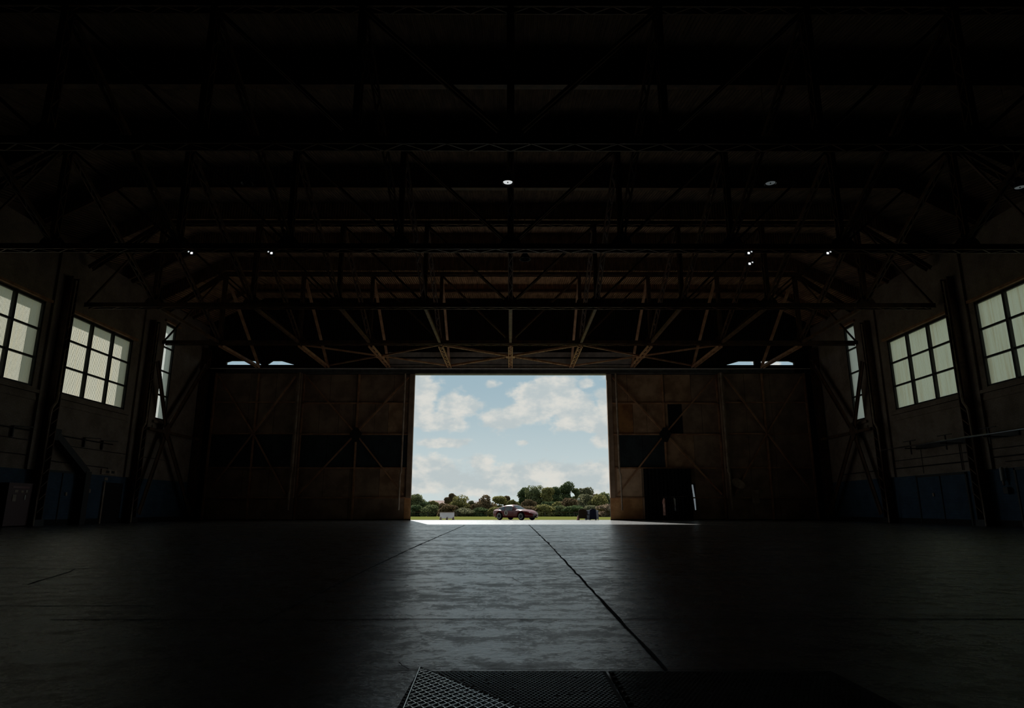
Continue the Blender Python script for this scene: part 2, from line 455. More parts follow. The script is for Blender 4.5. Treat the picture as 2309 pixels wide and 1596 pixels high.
# expansion joints in the floor
random.seed(4)
def crack(pts, wd, jit, seedv):
    rnd = random.Random(seedv); P = []
    for (a, b) in zip(pts[:-1], pts[1:]):
        a, b = Vector(a), Vector(b); n = max(2, int((b - a).length / .35))
        for k in range(n): P.append(a.lerp(b, k / n))
    P.append(Vector(pts[-1])); m = MB(); L = []
    for k, p in enumerate(P):
        d = (P[min(k + 1, len(P) - 1)] - P[max(0, k - 1)]).normalized(); nrm = Vector((-d.y, d.x, 0))
        off = rnd.uniform(-jit, jit); w1, w2 = wd * rnd.uniform(.4, 1.1), wd * rnd.uniform(.4, 1.1)
        L.append((p + nrm * (off + w1 / 2), p + nrm * (off - w2 / 2)))
    for (a, b), (c, d) in zip(L[:-1], L[1:]):
        m.quad((a.x, a.y, .004), (b.x, b.y, .004), (d.x, d.y, .004), (c.x, c.y, .004))
    return m
jm = MB()
def addm(a): 
    i = len(jm.v); jm.v += a.v; jm.f += [tuple(i + k for k in f) for f in a.f]
addm(crack([(.95, 35, 0), (.90, 16, 0)], .050, .010, 1)); addm(crack([(.90, 16, 0), (.84, 8.8, 0), (.80, 4.9, 0), (.79, 3.62, 0)], .032, .007, 21))
addm(crack([(-2.28, 34, 0), (-2.05, 14, 0)], .045, .004, 2)); addm(crack([(-2.05, 14, 0), (-1.95, 10, 0), (-1.8, 5, 0)], .026, .004, 22))
for yy, x0, x1, wd in [(5.2, -3.4, 4.2, .034), (7.97, -3.6, 1.0, .016), (10.98, .9, 4.4, .035), (13.94, .9, 6.5, .08), (16.9, .9, 7.5, .09), (9.5, -8.5, -5.4, .04), (5.9, -5, -3.0, .03), (20.8, -8, -3.5, .12), (19.6, 3.4, 6.8, .09)]:
    addm(crack([(x0, yy, 0), (x1, yy, 0)], wd, .004, int(yy * 10)))
addm(crack([(-.62, 3.60, 0), (-.3, 3.64, 0), (.4, 3.62, 0), (1.6, 3.64, 0)], .014, .008, 9))
addm(crack([(.78, 5.2, 0), (.62, 5.4, 0), (.30, 5.9, 0)], .007, .010, 11)); addm(crack([(.82, 5.12, 0), (1.0, 5.3, 0)], .010, .008, 12))
addm(crack([(-.52, 3.64, 0), (-.60, 3.80, 0)], .008, .006, 13))
addm(crack([(-5.9, 9.4, 0), (-5.2, 7.5, 0)], .03, .02, 14))
addm(crack([(.02, 8.2, 0), (.18, 7.4, 0), (.30, 7.0, 0)], .008, .014, 17))
tag(jm.build('trim_4', 'joint'), 'dirt filled joints and cracks across the concrete floor', 'floor joint', kind='structure')

# ================================================================ WINDOWS
def window(n, sx, y0, y1, z0, z1, cols, rows, pm, label):
    root = empty('window_%d' % n, (sx * HW, (y0 + y1) / 2, z0), label, 'window', kind='structure')
    xf = sx * (HW + .16)
    fr = MB(); t = .09
    def bx(ya, yb, za, zb, tx=.12): fr.box(min(xf - sx * tx, xf), max(xf - sx * tx, xf), ya, yb, za, zb)
    bx(y0, y0 + t, z0, z1); bx(y1 - t, y1, z0, z1); bx(y0, y1, z0, z0 + t); bx(y0, y1, z1 - t * 1.3, z1)
    for k in range(1, cols):
        y = y0 + (y1 - y0) * k / cols; bx(y - .075, y + .075, z0, z1, .16)
    for k in range(1, rows):
        z = z0 + (z1 - z0) * k / rows; bx(y0, y1, z - .05, z + .05, .10)
    fr.build('window_frame', 'steel_dark', root)
    pn = MB(); n_ = int((y1 - y0) / .019); xp = sx * (HW + .19)
    for k in range(n_):                                   # real corrugation of the sheet
        a, b = y0 + (y1 - y0) * k / n_, y0 + (y1 - y0) * (k + 1) / n_
        xa, xb = xp + .012 * math.sin(a * 2 * math.pi / .076), xp + .012 * math.sin(b * 2 * math.pi / .076)
        pn.quad((xa, a, z0), (xb, b, z0), (xb, b, z1), (xa, a, z1))
    pn.build('window_pane', pm, root)
    xi = sx * (HW - .14); sl = MB()
    sl.box(min(xi, sx * (HW + .02)), max(xi, sx * (HW + .02)), y0 - .35, y1 + .35, z0 - .28, z0 - .12)
    sl.box(min(sx * (HW - .06), sx * (HW + .02)), max(sx * (HW - .06), sx * (HW + .02)), y0 - .3, y1 + .3, z0 - .62, z0 - .45)
    sl.build('window_sill', 'wall', root)
    hd = MB(); hd.box(min(xi, sx * (HW + .02)), max(xi, sx * (HW + .02)), y0 - .3, y1 + .3, z1 + .03, z1 + .16)
    hd.build('window_head', 'steel_brown', root)
    return root
window(1, -1, 25.25, 31.05, 6.5, 10.72, 3, 3, 'pane_l', 'left wall window cut by the frame edge, sunlit ribbed sheets')
window(2, -1, 32.95, 38.75, 6.5, 10.72, 3, 3, 'pane_l', 'whole nine pane window of the left wall with sunlit ribbed sheets')
window(3, -1, 42.25, 43.6, 6.45, 12.85, 1, 4, 'pane_clean', 'tall narrow window on the left wall behind the cross brace')
window(4, 1, 25.25, 31.05, 6.5, 10.72, 3, 3, 'pane_r', 'right wall window cut by the frame edge, streaked grey sheets')
window(5, 1, 32.95, 38.75, 6.5, 10.72, 3, 3, 'pane_r', 'whole nine pane window of the right wall with streaked grey sheets')
window(6, 1, 42.25, 43.6, 6.45, 12.85, 1, 4, 'pane_clean', 'tall narrow window on the right wall behind the cross brace')

# ================================================================ SLIDING DOOR LEAVES
ROWS = [0.06, 1.57, 3.68, 6.12, 8.42, 10.62]
def door_leaf(n, x0, x1, y, tints, label, pipe_x, gusset=True, seams=None, rnd=1):
    """x0 is the edge nearer the opening"""
    s = 1 if x1 > x0 else -1
    root = empty('door_%d' % n, ((x0 + x1) / 2, y, 0), label, 'sliding door', kind='structure')
    X = lambda d: x0 + s * d
    W = abs(x1 - x0); mid = W / 2
    rr = random.Random(rnd)
    for r in range(5):
        z0, z1 = ROWS[r], ROWS[r + 1]
        cuts = seams[r]
        for k, (a, b) in enumerate(zip(cuts[:-1], cuts[1:])):
            xa, xb = sorted((X(a), X(b)))
            pm = tints[r][k % len(tints[r])]
            if pm is None:
                for (zz0, zz1) in ((z0, min(z1, .66)), (max(z0, 2.56), z1)):
                    if zz1 > zz0: MB().box(xa, xb, y + .10, y + .14, zz0 + .01, zz1).build('door_panel', 'panel_grey', root)
                continue
            d = rr.uniform(0, .012)
            MB().box(xa + .012, xb - .012, y + .10 + d, y + .14, z0 + .015, z1 - .015).build('door_panel', pm, root)
    lo, hi = min(x0, x1 + s * 1.0), max(x0, x1 + s * 1.0)
    bk = MB()
    if n == 1: bk.box(lo, 13.05, y + .14, y + .2, 0, 10.66).box(13.36, hi, y + .14, y + .2, 0, 10.66).box(13.05, 13.36, y + .14, y + .2, 0, .67).box(13.05, 13.36, y + .14, y + .2, 2.55, 10.66)
    else: bk.box(lo, hi, y + .14, y + .2, 0, 10.66)
    bk.build('door_backing', 'panel_black', root)
    # edge stile and frame members
    a, b = sorted((X(0), X(.36)))
    MB().box(a, b, y - .10, y + .16, 1.57, 10.62).build('door_stile', 'panel_grey', root)
    a, b = sorted((X(W - .12), X(W)))
    MB().box(a, b, y - .02, y + .16, .03, 10.62).build('door_stile', 'steel_brown', root)
    for z in ROWS[1:-1]:
        a, b = sorted((X(0.02), X(W)))
        MB().box(a, b, y - .02, y + .12, z - .045, z + .045).build('door_rail', 'steel_brown', root)
    MB().box(X(mid) - .06, X(mid) + .06, y - .03, y + .12, .05, 10.6).build('door_post', 'steel_brown', root)
    g = (X(mid), y - .10, 6.15)
    for (ex, ez) in ((.45, 10.35), (.55, 1.8), (W - .3, 10.35), (W - .3, 1.8)):
        MB().bar((g[0], g[1], g[2]), (X(ex), y - .10, ez), .10, .10, (0, 1, 0)).build('door_brace', 'steel_brown', root)
    if gusset:
        MB().prism([(g[0] - .45, y - .16, 6.15), (g[0] - .12, y - .16, 6.6), (g[0] + .12, y - .16, 6.6), (g[0] + .45, y - .16, 6.15), (g[0] + .15, y - .16, 5.55), (g[0] - .15, y - .16, 5.55)], (0, .04, 0)).build('gusset_plate', 'steel_dark', root)
    MB().tube([(pipe_x, y - .30, 10.6), (pipe_x + s * .03, y - .30, 3.4), (pipe_x + s * .10, y - .30, 3.2), (pipe_x + s * .12, y - .30, .7)], .065, 10).build('locking_rod', 'pale_steel', root)
    for z in (10.2, 6.15, 3.68):
        MB().box(pipe_x - .05, pipe_x + .05, y - .3, y, z - .06, z + .06).build('rod_bracket', 'steel', root)
    return root
T, O, G_, B_, K_ = 'panel_tan', 'panel_orange', 'panel_grey', 'panel_blue', 'panel_black'
seR = [[0, 2.35, 4.5, 5.86, 6.19, 8.3], [0, .5, 2.35, 4.5, 5.86, 6.19, 8.3], [0, .8, 2.5, 4.25, 6.3, 8.3], [0, .8, 1.9, 2.9, 4.5, 5.55, 7.0, 8.3], [0, .8, 1.55, 4.3, 6.3, 8.3]]
RIGHT_LEAF = door_leaf(1, 7.18, 15.5, 48.42, [['panel_rust_bounce', 'panel_tan_bounce', G_, None, G_], ['panel_tan_bounce', 'panel_tan_bounce', G_, G_, None, G_], [T, B_, B_, T, G_], [T, O, T, T, K_, G_, G_], [G_, T, T, T, G_]],
          'rusty sliding door leaf on the right edge of the opening', 7.84, seams=seR, rnd=1)
seL = [[0, .5, 4.5, 8.3], [0, .5, 2.35, 4.5, 6.4, 8.3]] + seR[2:]
door_leaf(2, -7.15, -15.5, 48.42, [['panel_rust_bounce', G_, G_, G_], [T, T, G_, G_, G_], [B_], [G_, T, G_, G_, G_, G_, G_], [G_]],
          'rusty sliding door leaf on the left edge of the opening', -7.84, seams=seL, rnd=2)
seF = [[0, 1.9, 3.8, 6.45]] * 5
door_leaf(3, 15.45, 21.9, 48.0, [[G_]] * 5, 'shadowed outer sliding door leaf beside the right wall', 15.55, gusset=False, seams=seF, rnd=3)
door_leaf(4, -15.45, -21.9, 48.0, [[G_], [G_], [B_], [G_], [G_]], 'shadowed outer sliding door leaf beside the left wall', -15.55, gusset=False, seams=seF, rnd=4)

# ================================================================ ROOF TRUSSES
NODES = [0, 4.57, 9.14, 13.72, 18.9]
ZB_, ZT_ = 11.28, 16.0
def laced(m, p, q, wdt, d, up, pitch=.62, side='under'):
    """two channels joined by zig-zag lacing; up = direction of channel depth"""
    p, q, up = Vector(p), Vector(q), Vector(up).normalized()
    a = (q - p).normalized().cross(up).normalized()
    for s in (-1, 1):
        m.bar(p + a * s * wdt / 2, q + a * s * wdt / 2, .05, d, up)
    L = (q - p).length; n = max(2, int(L / pitch)); dr = (q - p).normalized()
    for off in (-d / 2, d / 2):
        for k in range(n):
            u0, u1 = p + dr * L * k / n + up * off, p + dr * L * (k + 1) / n + up * off
            s = 1 if k % 2 else -1
            m.bar(u0 + a * s * wdt / 2, u1 - a * s * wdt / 2, .045, .012, up)
def truss():
    root = empty('roof_truss', (0, 0, ZB_))
    m = MB(); laced(m, (-22.5, 0, ZB_), (22.5, 0, ZB_), .40, .24, (0, 0, 1)); m.build('bottom_chord', 'steel', root)
    m = MB(); laced(m, (-18.9, 0, ZT_), (18.9, 0, ZT_), .34, .22, (0, 0, 1)); m.build('top_chord', 'steel', root)
    for s in (-1, 1):
        m = MB(); laced(m, (s * 18.9, 0, ZT_), (s * 22.6, 0, ZT_ - 2.6), .34, .22, (0, 0, 1)); m.build('hip_rafter', 'steel', root)
        MB().bar((s * 22.5, -.12, ZB_), (s * 18.9, -.12, ZT_), .09, .09, (0, 1, 0)).build('diagonal', 'steel', root)
    for k, x in enumerate(NODES):
        for s in ((-1, 1) if x else (1,)):
            m = MB(); laced(m, (s * x, 0, ZB_ + .1), (s * x, 0, ZT_ - .1), .30, .20, (1, 0, 0), .5); m.build('post', 'steel', root)
            g = MB()
            for yy in (-.22, .20):
                g.prism([(s * x - .5, yy, ZB_ - .1), (s * x + .5, yy, ZB_ - .1), (s * x + .38, yy, ZB_ + .25), (s * x + .12, yy, ZB_ + .55), (s * x - .12, yy, ZB_ + .55), (s * x - .38, yy, ZB_ + .25)], (0, .02, 0))
            g.build('gusset_plate', 'steel', root)
    for k in range(4):
        for s in (-1, 1):
            a, b = NODES[k], NODES[k + 1]
            MB().bar((s * a, -.12, ZB_ + .1), (s * b, -.12, ZT_ - .1), .09, .09, (0, 1, 0)).bar((s * a, .12, ZB_ + .1), (s * b, .12, ZT_ - .1), .09, .09, (0, 1, 0)).build('diagonal', 'steel', root)
    return root
TR = [(41.5, 'lattice roof truss nearest the open doors'), (33.5, 'second lattice roof truss in from the open doors'),
      (25.5, 'third lattice roof truss in from the doors, carrying the floodlights'), (17.5, 'lattice roof truss closest overhead, near the top of the picture')]
t0 = truss()
for k, (y, lab) in enumerate(TR):
    o = t0 if k == 0 else copy_tree(t0)
    o.location = (0, y, ZB_); tag(o, lab, 'roof truss', 'lattice roof trusses')

# purlin beams under the steps of the roof
for (y, z, lab) in [(45.3, 16.15, 'roof purlin between the doors and the first truss'), (37.5, 16.15, 'roof purlin between the first and second trusses'),
                    (29.5, 16.15, 'roof purlin between the second and third trusses'), (21.5, 16.15, 'roof purlin between the third and closest trusses')]:
    m = MB().box(-18.9, 18.9, y - .06, y + .06, z - .12, z + .10).box(-18.9, 18.9, y - .14, y + .14, z - .14, z - .11)
    for s in (-1, 1):
        m.bar((s * 18.9, y, z), (s * 22.7, y, z - 2.1), .14, .22)
    tag(m.build('roof_purlin', 'steel'), lab, 'purlin', 'roof purlins')

# longitudinal ties
ORD = ['first', 'second', 'third', 'fourth', 'fifth', 'sixth', 'seventh', 'eighth', 'ninth']
XN = [-18.9, -13.72, -9.14, -4.57, 0, 4.57, 9.14, 13.72, 18.9]
def strut_row(y0, z0, y1, z1, wd, name, cat, grp, lab, lace=True):
    first = None
    for k, x in enumerate(XN):
        if first is None:
            m = MB()
            if lace:
                laced(m, (0, y0, z0), (0, y1, z1), wd, .16, (0, 0, 1), .5)
            else:
                m.bar((0, y0, z0), (0, y1, z1), wd, wd)
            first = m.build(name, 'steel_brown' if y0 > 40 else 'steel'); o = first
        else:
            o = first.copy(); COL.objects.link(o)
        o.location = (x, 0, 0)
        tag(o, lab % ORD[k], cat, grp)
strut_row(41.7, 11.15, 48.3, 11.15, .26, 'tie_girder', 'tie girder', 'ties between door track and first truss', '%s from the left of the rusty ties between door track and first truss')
strut_row(33.7, 11.3, 41.3, 11.3, .16, 'tie_bar', 'tie bar', 'ties between first and second trusses', '%s from the left of the low ties joining first and second trusses', False)
strut_row(33.7, ZT_ - .3, 41.3, ZB_ + .3, .20, 'sway_brace', 'brace', 'sloping braces between first and second trusses', '%s from the left of the sloping braces between first and second trusses')
strut_row(25.7, ZT_ - .3, 33.3, ZB_ + .3, .20, 'sway_brace', 'brace', 'sloping braces between second and third trusses', '%s from the left of the sloping braces between second and third trusses')
strut_row(17.7, ZT_ - .3, 25.3, ZB_ + .3, .20, 'sway_brace', 'brace', 'sloping braces between third and closest trusses', '%s from the left of the sloping braces between third and closest trusses')
strut_row(41.7, ZT_ - .15, 48.3, 11.3, .16, 'rafter_brace', 'brace', 'braces from first truss to door head', '%s from the left of the braces dropping from truss top to door head', False)

# horizontal X bracing just inside the doors
for k, (xc, lab) in enumerate([(-9.14, 'flat cross bracing above the left door leaf'), (0, 'flat laced cross bracing above the middle of the opening'), (9.14, 'flat cross bracing above the right door leaf')]):
    root = empty('cross_bracing', (xc, 45, 11.2), lab, 'bracing', 'flat cross bracing inside the door track')
    for (a, b) in (((-4.57, 41.7), (4.57, 48.2)), ((-4.57, 48.2), (4.57, 41.7))):
        m = MB(); p, q = (xc + a[0], a[1], 11.22), (xc + b[0], b[1], 11.22)
        if k == 1: laced(m, p, q, .16, .12, (0, 0, 1), .3)
        else: m.bar(p, q, .10, .10)
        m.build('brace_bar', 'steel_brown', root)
    MB().box(xc - .3, xc + .3, 44.7, 45.3, 11.13, 11.16).build('gusset_plate', 'steel_brown', root)

# ================================================================ COLUMNS, PIPES, WALL BRACES
names = ['standing in the far corner', 'between the tall narrow and the whole window', 'between the whole window and the cut-off window']
for sx, side in ((-1, 'left'), (1, 'right')):
    for k, y in enumerate(BAYS[:3]):
        x = sx * (HW - .28)
        root = empty('wall_column', (x, y, 0), 'dark steel column on the %s wall %s' % (side, names[k]), 'column', 'steel wall columns', 'thing')
        y_ = min(y, 47.75)
        m = MB().box(x - .22, x + .22, y_ - .26, y_ - .22, 0, 12.4).box(x - .22, x + .22, y_ + .22, y_ + .26, 0, 12.4).box(x - .02, x + .02, y_ - .22, y_ + .22, 0, 12.4)
        for z in np.arange(.6, 12, .6): m.bar((x - sx * .23, y_ - .2, z), (x - sx * .23, y_ + .2, z + .3), .05, .015, (1, 0, 0))
        m.build('shaft', 'steel', root)
        MB().box(x - .27, x + .27, y_ - .34, y_ + .34, 0, .3).build('base_plate', 'steel_dark', root)
        if k:
            # pilaster and drain pipe beside the column
            pil = MB().box(min(sx * (HW - .12), sx * (HW + .05)), max(sx * (HW - .12), sx * (HW + .05)), y - .75, y + .62, 2.62, ZW)
            tag(pil.build('trim_%d' % (5 + k + (2 if sx > 0 else 0)), 'wall'), '%s wall brick pilaster behind a steel column' % side, 'pilaster', kind='structure')
            xp = sx * (HW - .58)
            pp = MB().tube([(xp, y - .1, 12.2), (xp, y - .1, 6.2), (xp - sx * .02, y - .16, 5.9), (xp - sx * .02, y - .42, 5.55), (xp - sx * .02, y - .46, 5.2), (xp - sx * .02, y - .46, .02)], .055, 10)
            tag(pp.build('drain_pipe', 'pale_steel'), 'cranked drain pipe beside the %s wall column %s' % (side, ['', 'next to the tall narrow window', 'next to the cut-off window'][k]), 'pipe', 'drain pipes on the columns')
    # big X brace in the last bay
    xb = sx * (HW - .5)
    root = empty('wall_cross_brace', (xb, 44.0, 0), 'wide steel cross brace in front of the %s tall narrow window' % side, 'brace', 'cross braces on the side walls')
    c = (xb, 42.9, 5.7)
    for (yy, zz) in ((40.8, 9.9), (40.8, .5), (47.3, 11.0), (47.3, .5)):
        m = MB()
        d = (Vector((xb, yy, zz)) - Vector(c)).normalized(); nn = Vector((0, -d.z, d.y))
        for s_ in (-1, 1): m.bar(Vector(c) + nn * .17 * s_, Vector((xb, yy, zz)) + nn * .17 * s_, .08, .05, (1, 0, 0))
        L = (Vector((xb, yy, zz)) - Vector(c)).length; n_ = int(L / .4)
        m.bar(Vector(c) + Vector((sx * .03, 0, 0)), Vector((xb + sx * .03, yy, zz)), .30, .02, (1, 0, 0))
        m.build('brace_arm', 'steel', root)
    MB().prism([(xb - .06, 42.4, 5.7), (xb - .06, 42.9, 6.3), (xb - .06, 43.4, 5.7), (xb - .06, 42.9, 5.1)], (.12, 0, 0)).build('gusset_plate', 'steel', root)
    MB().box(xb - .08, xb + .08, 40.7, 47.4, 5.55, 5.72).build('brace_rail', 'steel', root)

# service rail, conduits, doors and fittings on the right wall
root = empty('wall_rail', (21.75, 33, 4.1), 'long shiny tube rail running along the right wall on brackets', 'rail')
MB().tube([(21.7, 26.0, 4.10), (21.7, 38.7, 4.12)], .045, 10).build('tube', 'chrome', root)
for y in (27.2, 30.3, 33.4, 36.4):
    MB().box(21.7, HW, y - .03, y + .03, 4.0, 4.06).box(22.0, 22.05, y - .5, y + .6, 4.42, 4.46).box(22.0, 22.05, y - .03, y + .03, 3.7, 4.45).build('bracket', 'steel_dark', root)
MB().box(HW - .07, HW, 29.5, 37.2, 4.02, 4.32).build('back_board', 'steel_dark', root)
def conduit(sx, pts, r, lab, grp='conduits on the side walls'):
    o = MB().tube([(sx * (HW - .06), y, z) for (y, z) in pts], r, 6).build('wall_conduit', 'steel_dark')
    tag(o, lab, 'conduit', grp)
conduit(1, [(24, 3.55), (31.8, 3.55), (39.5, 3.55)], .018, 'upper thin conduit under the shiny rail on the right wall')
conduit(1, [(24, 3.16), (31.4, 3.16), (32.5, 3.1), (33.4, 3.1), (40, 3.1), (46, 3.08)], .035, 'thick black conduit above the blue paint of the right wall')
conduit(1, [(24, 2.92), (30.6, 2.92)], .02, 'short thin conduit near the white cylinder on the right wall')
conduit(1, [(33.6, 4.0), (33.6, 2.7)], .03, 'vertical conduit dropping from the right rail to the blue door')
conduit(1, [(36.8, 4.0), (36.8, 2.7)], .02, 'vertical conduit near the far end of the right rail')
conduit(1, [(32.9, 2.95), (32.9, 1.9)], .03, 'short conduit down to the switch box right of the blue door')
conduit(-1, [(24, 4.45), (32, 4.42), (38, 4.38)], .035, 'top conduit on the left wall carrying small brackets')
conduit(-1, [(24, 4.0), (32, 3.96), (40, 3.95), (44, 3.9)], .018, 'middle thin conduit on the left wall')
conduit(-1, [(24, 3.3), (31.0, 3.28), (33.5, 3.1), (37.8, 3.05), (37.9, 2.8)], .022, 'lowest conduit on the left wall leading to the small sign')
for y, lab in ((35.4, 'small arm bracket left of the exit sign, further from it'), (37.0, 'small arm bracket left of the exit sign, closer to it'), (30.2, 'small arm bracket near the cut-off left window')):
    x = -HW + .12
    tag(MB().box(x - .12, x, y - .03, y + .03, 4.0, 4.52).bar((x, y, 4.5), (x + .2, y + 1.0, 4.55), .04, .04).build('arm_bracket', 'steel_dark'), lab + ', on the left wall', 'bracket', 'arm brackets on the left wall')
def blue_door(n, sx, y0, y1, z1, lab):
    root = empty('door_%d' % n, (sx * HW, (y0 + y1) / 2, 0), lab, 'door', kind='structure')
    x = sx * (HW - .05)
    MB().box(min(x, sx * HW), max(x, sx * HW), y0, y1, .28, z1).build('door_panel', 'wall', root)
    MB().box(x - .03, x + .03, y0 - .1, y0, 0, z1 + .1).box(x - .03, x + .03, y1, y1 + .1, 0, z1 + .1).box(x - .03, x + .03, y0 - .1, y1 + .1, z1, z1 + .1).box(x - .04, x + .04, (y0 + y1) / 2 - .02, (y0 + y1) / 2 + .02, .1, z1).build('door_frame', 'steel_dark', root)
    MB().box(x - sx * .03 - .02, x - sx * .03 + .02, y0 + (y1 - y0) * .66, y0 + (y1 - y0) * .66 + .12, 1.45, 1.62).build('door_handle', 'pale_steel', root)
blue_door(5, 1, 33.5, 37.5, 2.50, 'wide blue double door in the right wall below the rail')
blue_door(6, 1, 26.5, 30.1, 2.50, 'blue door at the right edge of the picture')
blue_door(7, -1, 32.95, 35.3, 2.58, 'blue door in the left wall beside the slanting duct')
def box_fitting(name, x, y, z, d, w_, h, m, lab, cat):
    o = MB().box(x - d / 2, x + d / 2, y - w_ / 2, y + w_ / 2, z - h / 2, z + h / 2).build(name, m)
    bpy.context.view_layer.objects.active = o
    b = o.modifiers.new('bevel', 'BEVEL'); b.width = .012; b.segments = 2
    return tag(o, lab, cat)
s1 = box_fitting('switch_box', HW - .09, 32.9, 1.72, .14, .26, .34, 'steel_dark', 'dark switch box on the blue wall right of the double door', 'switch box')
s2 = box_fitting('switch_box', HW - .09, 30.75, 1.62, .18, .3, .3, 'steel_dark', 'dark junction box below the white cylinder on the right wall', 'switch box')
s3 = box_fitting('junction_box', HW - .07, 40.95, 3.55, .1, .2, .34, 'steel_dark', 'small dark box high beside the second right column', 'junction box')
root = empty('gas_cylinder', (HW - .16, 30.8, 2.0), 'white upright cylinder lamp on the right wall beside the column', 'cylinder')
MB().lathe([(.0, .04), (.09, .06), (.095, .1), (.095, .62), (.06, .68), (.0, .7)], (HW - .16, 30.8, 1.98), 16).build('body', 'white', root, True)
MB().lathe([(.0, -.14), (.05, -.13), (.05, .05), (.0, .05)], (HW - .16, 30.8, 1.98), 12).build('valve', 'pale_steel', root, True)
MB().box(HW - .1, HW, 30.76, 30.84, 2.1, 2.16).build('bracket', 'steel_dark', root)
tag(MB().box(HW - .012, HW, 35.9, 36.2, 1.55, 1.75).build('paper_notice', 'white'), 'tiny pale notice on the blue double door', 'notice')

# left wall fittings
root = empty('waste_duct', (-HW + .35, 34, 0), 'dark slanting duct dropping down beside the blue left door', 'duct')
MB().bar((-HW + .30, 32.75, 4.35), (-HW + .30, 35.55, 2.65), .34, .34, (1, 0, 0)).build('chute', 'steel_dark', root)
MB().box(-HW + .12, -HW + .50, 35.3, 35.75, 0, 2.72).build('shaft', 'steel_dark', root)
MB().box(-HW + .02, -HW + .46, 32.5, 32.95, 4.1, 4.65).build('collar', 'steel_dark', root)
root = empty('exit_sign', (-HW + .05, 38.0, 2.8), 'pale long sign box above the left wall doorway', 'sign')
MB().box(-HW, -HW + .08, 37.3, 38.75, 2.68, 2.98).build('sign_box', 'pale_steel', root)
MB().box(-HW + .08, -HW + .09, 37.7, 38.0, 2.76, 2.9).box(-HW + .08, -HW + .09, 38.2, 38.5, 2.76, 2.9).build('sign_marks', 'steel_dark', root)
root = empty('door_8', (-HW, 38.6, 0), 'dark doorway with a pale left jamb under the sign box', 'door', kind='structure')
MB().box(-HW, -HW + .04, 37.8, 39.6, 0, 2.25).build('door_panel', 'panel_black', root)
MB().box(-HW, -HW + .08, 37.68, 37.8, 0, 2.3).build('door_frame', 'pale_steel', root)
tag(MB().box(-HW, -HW + .02, 37.75, 38.05, 2.36, 2.52).build('number_plate', 'pale_steel'), 'small pale plate between the doorway and the sign box', 'plate')
tag(MB().box(-HW, -HW + .02, 36.4, 36.65, 1.65, 1.85).build('paper_notice', 'pale_steel'), 'small pale notice on the blue wall right of the duct', 'notice')
root = empty('fire_point_board', (-HW + .1, 30.8, 0), 'dark red fire point cabinet by the left wall column', 'fire point')
MB().box(-HW + .02, -HW + .42, 30.1, 31.6, .05, 1.95).build('cabinet', 'safety_red', root)
MB().box(-HW + .42, -HW + .43, 30.35, 31.4, 1.72, 1.8).build('header_strip', 'red', root)
MB().box(-HW + .42, -HW + .44, 30.4, 30.62, 1.12, 1.42).box(-HW + .42, -HW + .43, 30.5, 30.7, 1.52, 1.64).box(-HW + .42, -HW + .43, 30.9, 31.05, 1.52, 1.62).box(-HW + .42, -HW + .43, 31.2, 31.3, 1.52, 1.64).build('labels', 'pale_steel', root)
MB().box(-HW + .42, -HW + .44, 31.15, 31.22, 1.2, 1.42).build('white_tag', 'white', root)

# ================================================================ LAMPS
def emis(name, c, s):
    m = bpy.data.materials.new(name); m.use_nodes = True; t = NT(m.node_tree); p = t.n['Principled BSDF']
    p.inputs['Emission Color'].default_value = (*c, 1); p.inputs['Emission Strength'].default_value = s
    p.inputs['Base Color'].default_value = (.5, .5, .5, 1); return m
M['glow'] = emis('lit_lamp_face', (.95, 1, 1), .62)
M['glow_dim'] = emis('dim_lamp_face', (.8, .95, 1), .06)
M['glow_led'] = emis('floodlight_face', (.95, .98, 1), 1.3)
def pendant(x, y, z, top, face, lab, r=.20):
    root = empty('pendant_lamp', (x, y, z), lab, 'lamp', 'round pendant lamps under the roof')
    MB().tube([(x, y, top), (x, y, z + .34)], .014, 8).build('rod', 'pale_steel', root)
    MB().lathe([(.035, .40), (.05, .34), (.10, .30), (r * .75, .14), (r, 0), (r + .012, 0), (r * .78, .16), (.1, .32), (.04, .42), (0, .42)], (x, y, z), 28).build('lamp_shade', 'steel_dark', root, True)
    if face: MB().lathe([(.025, .035), (r * .80, .03), (r * .82, .05), (0, .06)], (x, y, z), 28).build('lamp_face', face, root)
    MB().lathe([(0, 0), (.022, .005), (.022, .05), (0, .05)], (x, y, z), 12).build('bulb', 'steel_dark', root, True)
pendant(-.10, 21.5, 12.12, 16.1, 'glow', 'round white lit pendant lamp high in the middle of the roof')
pendant(9.29, 21.5, 12.10, 16.1, 'glow_dim', 'dim pendant lamp to the right of the lit middle one')
pendant(-9.40, 21.5, 12.08, 16.1, None, 'unlit pendant lamp to the left of the lit middle one')
pendant(18.2, 21.5, 11.95, 16.1, 'glow_dim', 'dim pendant lamp close to the right edge under the roof')
pendant(.69, 29.5, 12.35, 16.1, None, 'dark bell shaped pendant lamp just right of the roof centre', .26)
pendant(4.06, 37.5, 12.55, 16.1, 'glow', 'small white lit pendant lamp hanging beside the second truss', .19)
def flood(x, y, z, lab, tilt=1):
    root = empty('floodlight', (x, y, z), lab, 'floodlight', 'small floodlights on the third truss')
    MB().box(x - .10, x + .10, y - .08, y + .08, z - .05, z + .06).build('housing', 'steel_dark', root)
    MB().box(x - .035, x + .045, y - .10, y - .08, z - .04, z + .04).build('lens', 'glow_led', root)
    MB().box(x + tilt * .10, x + tilt * .16, y - .08, y - .07, z + .04, z + .09).build('pilot_light', 'glow', root)
    MB().box(x + .07, x + .09, y - .02, y + .02, z + .04, 11.2).build('bracket', 'steel_dark', root)
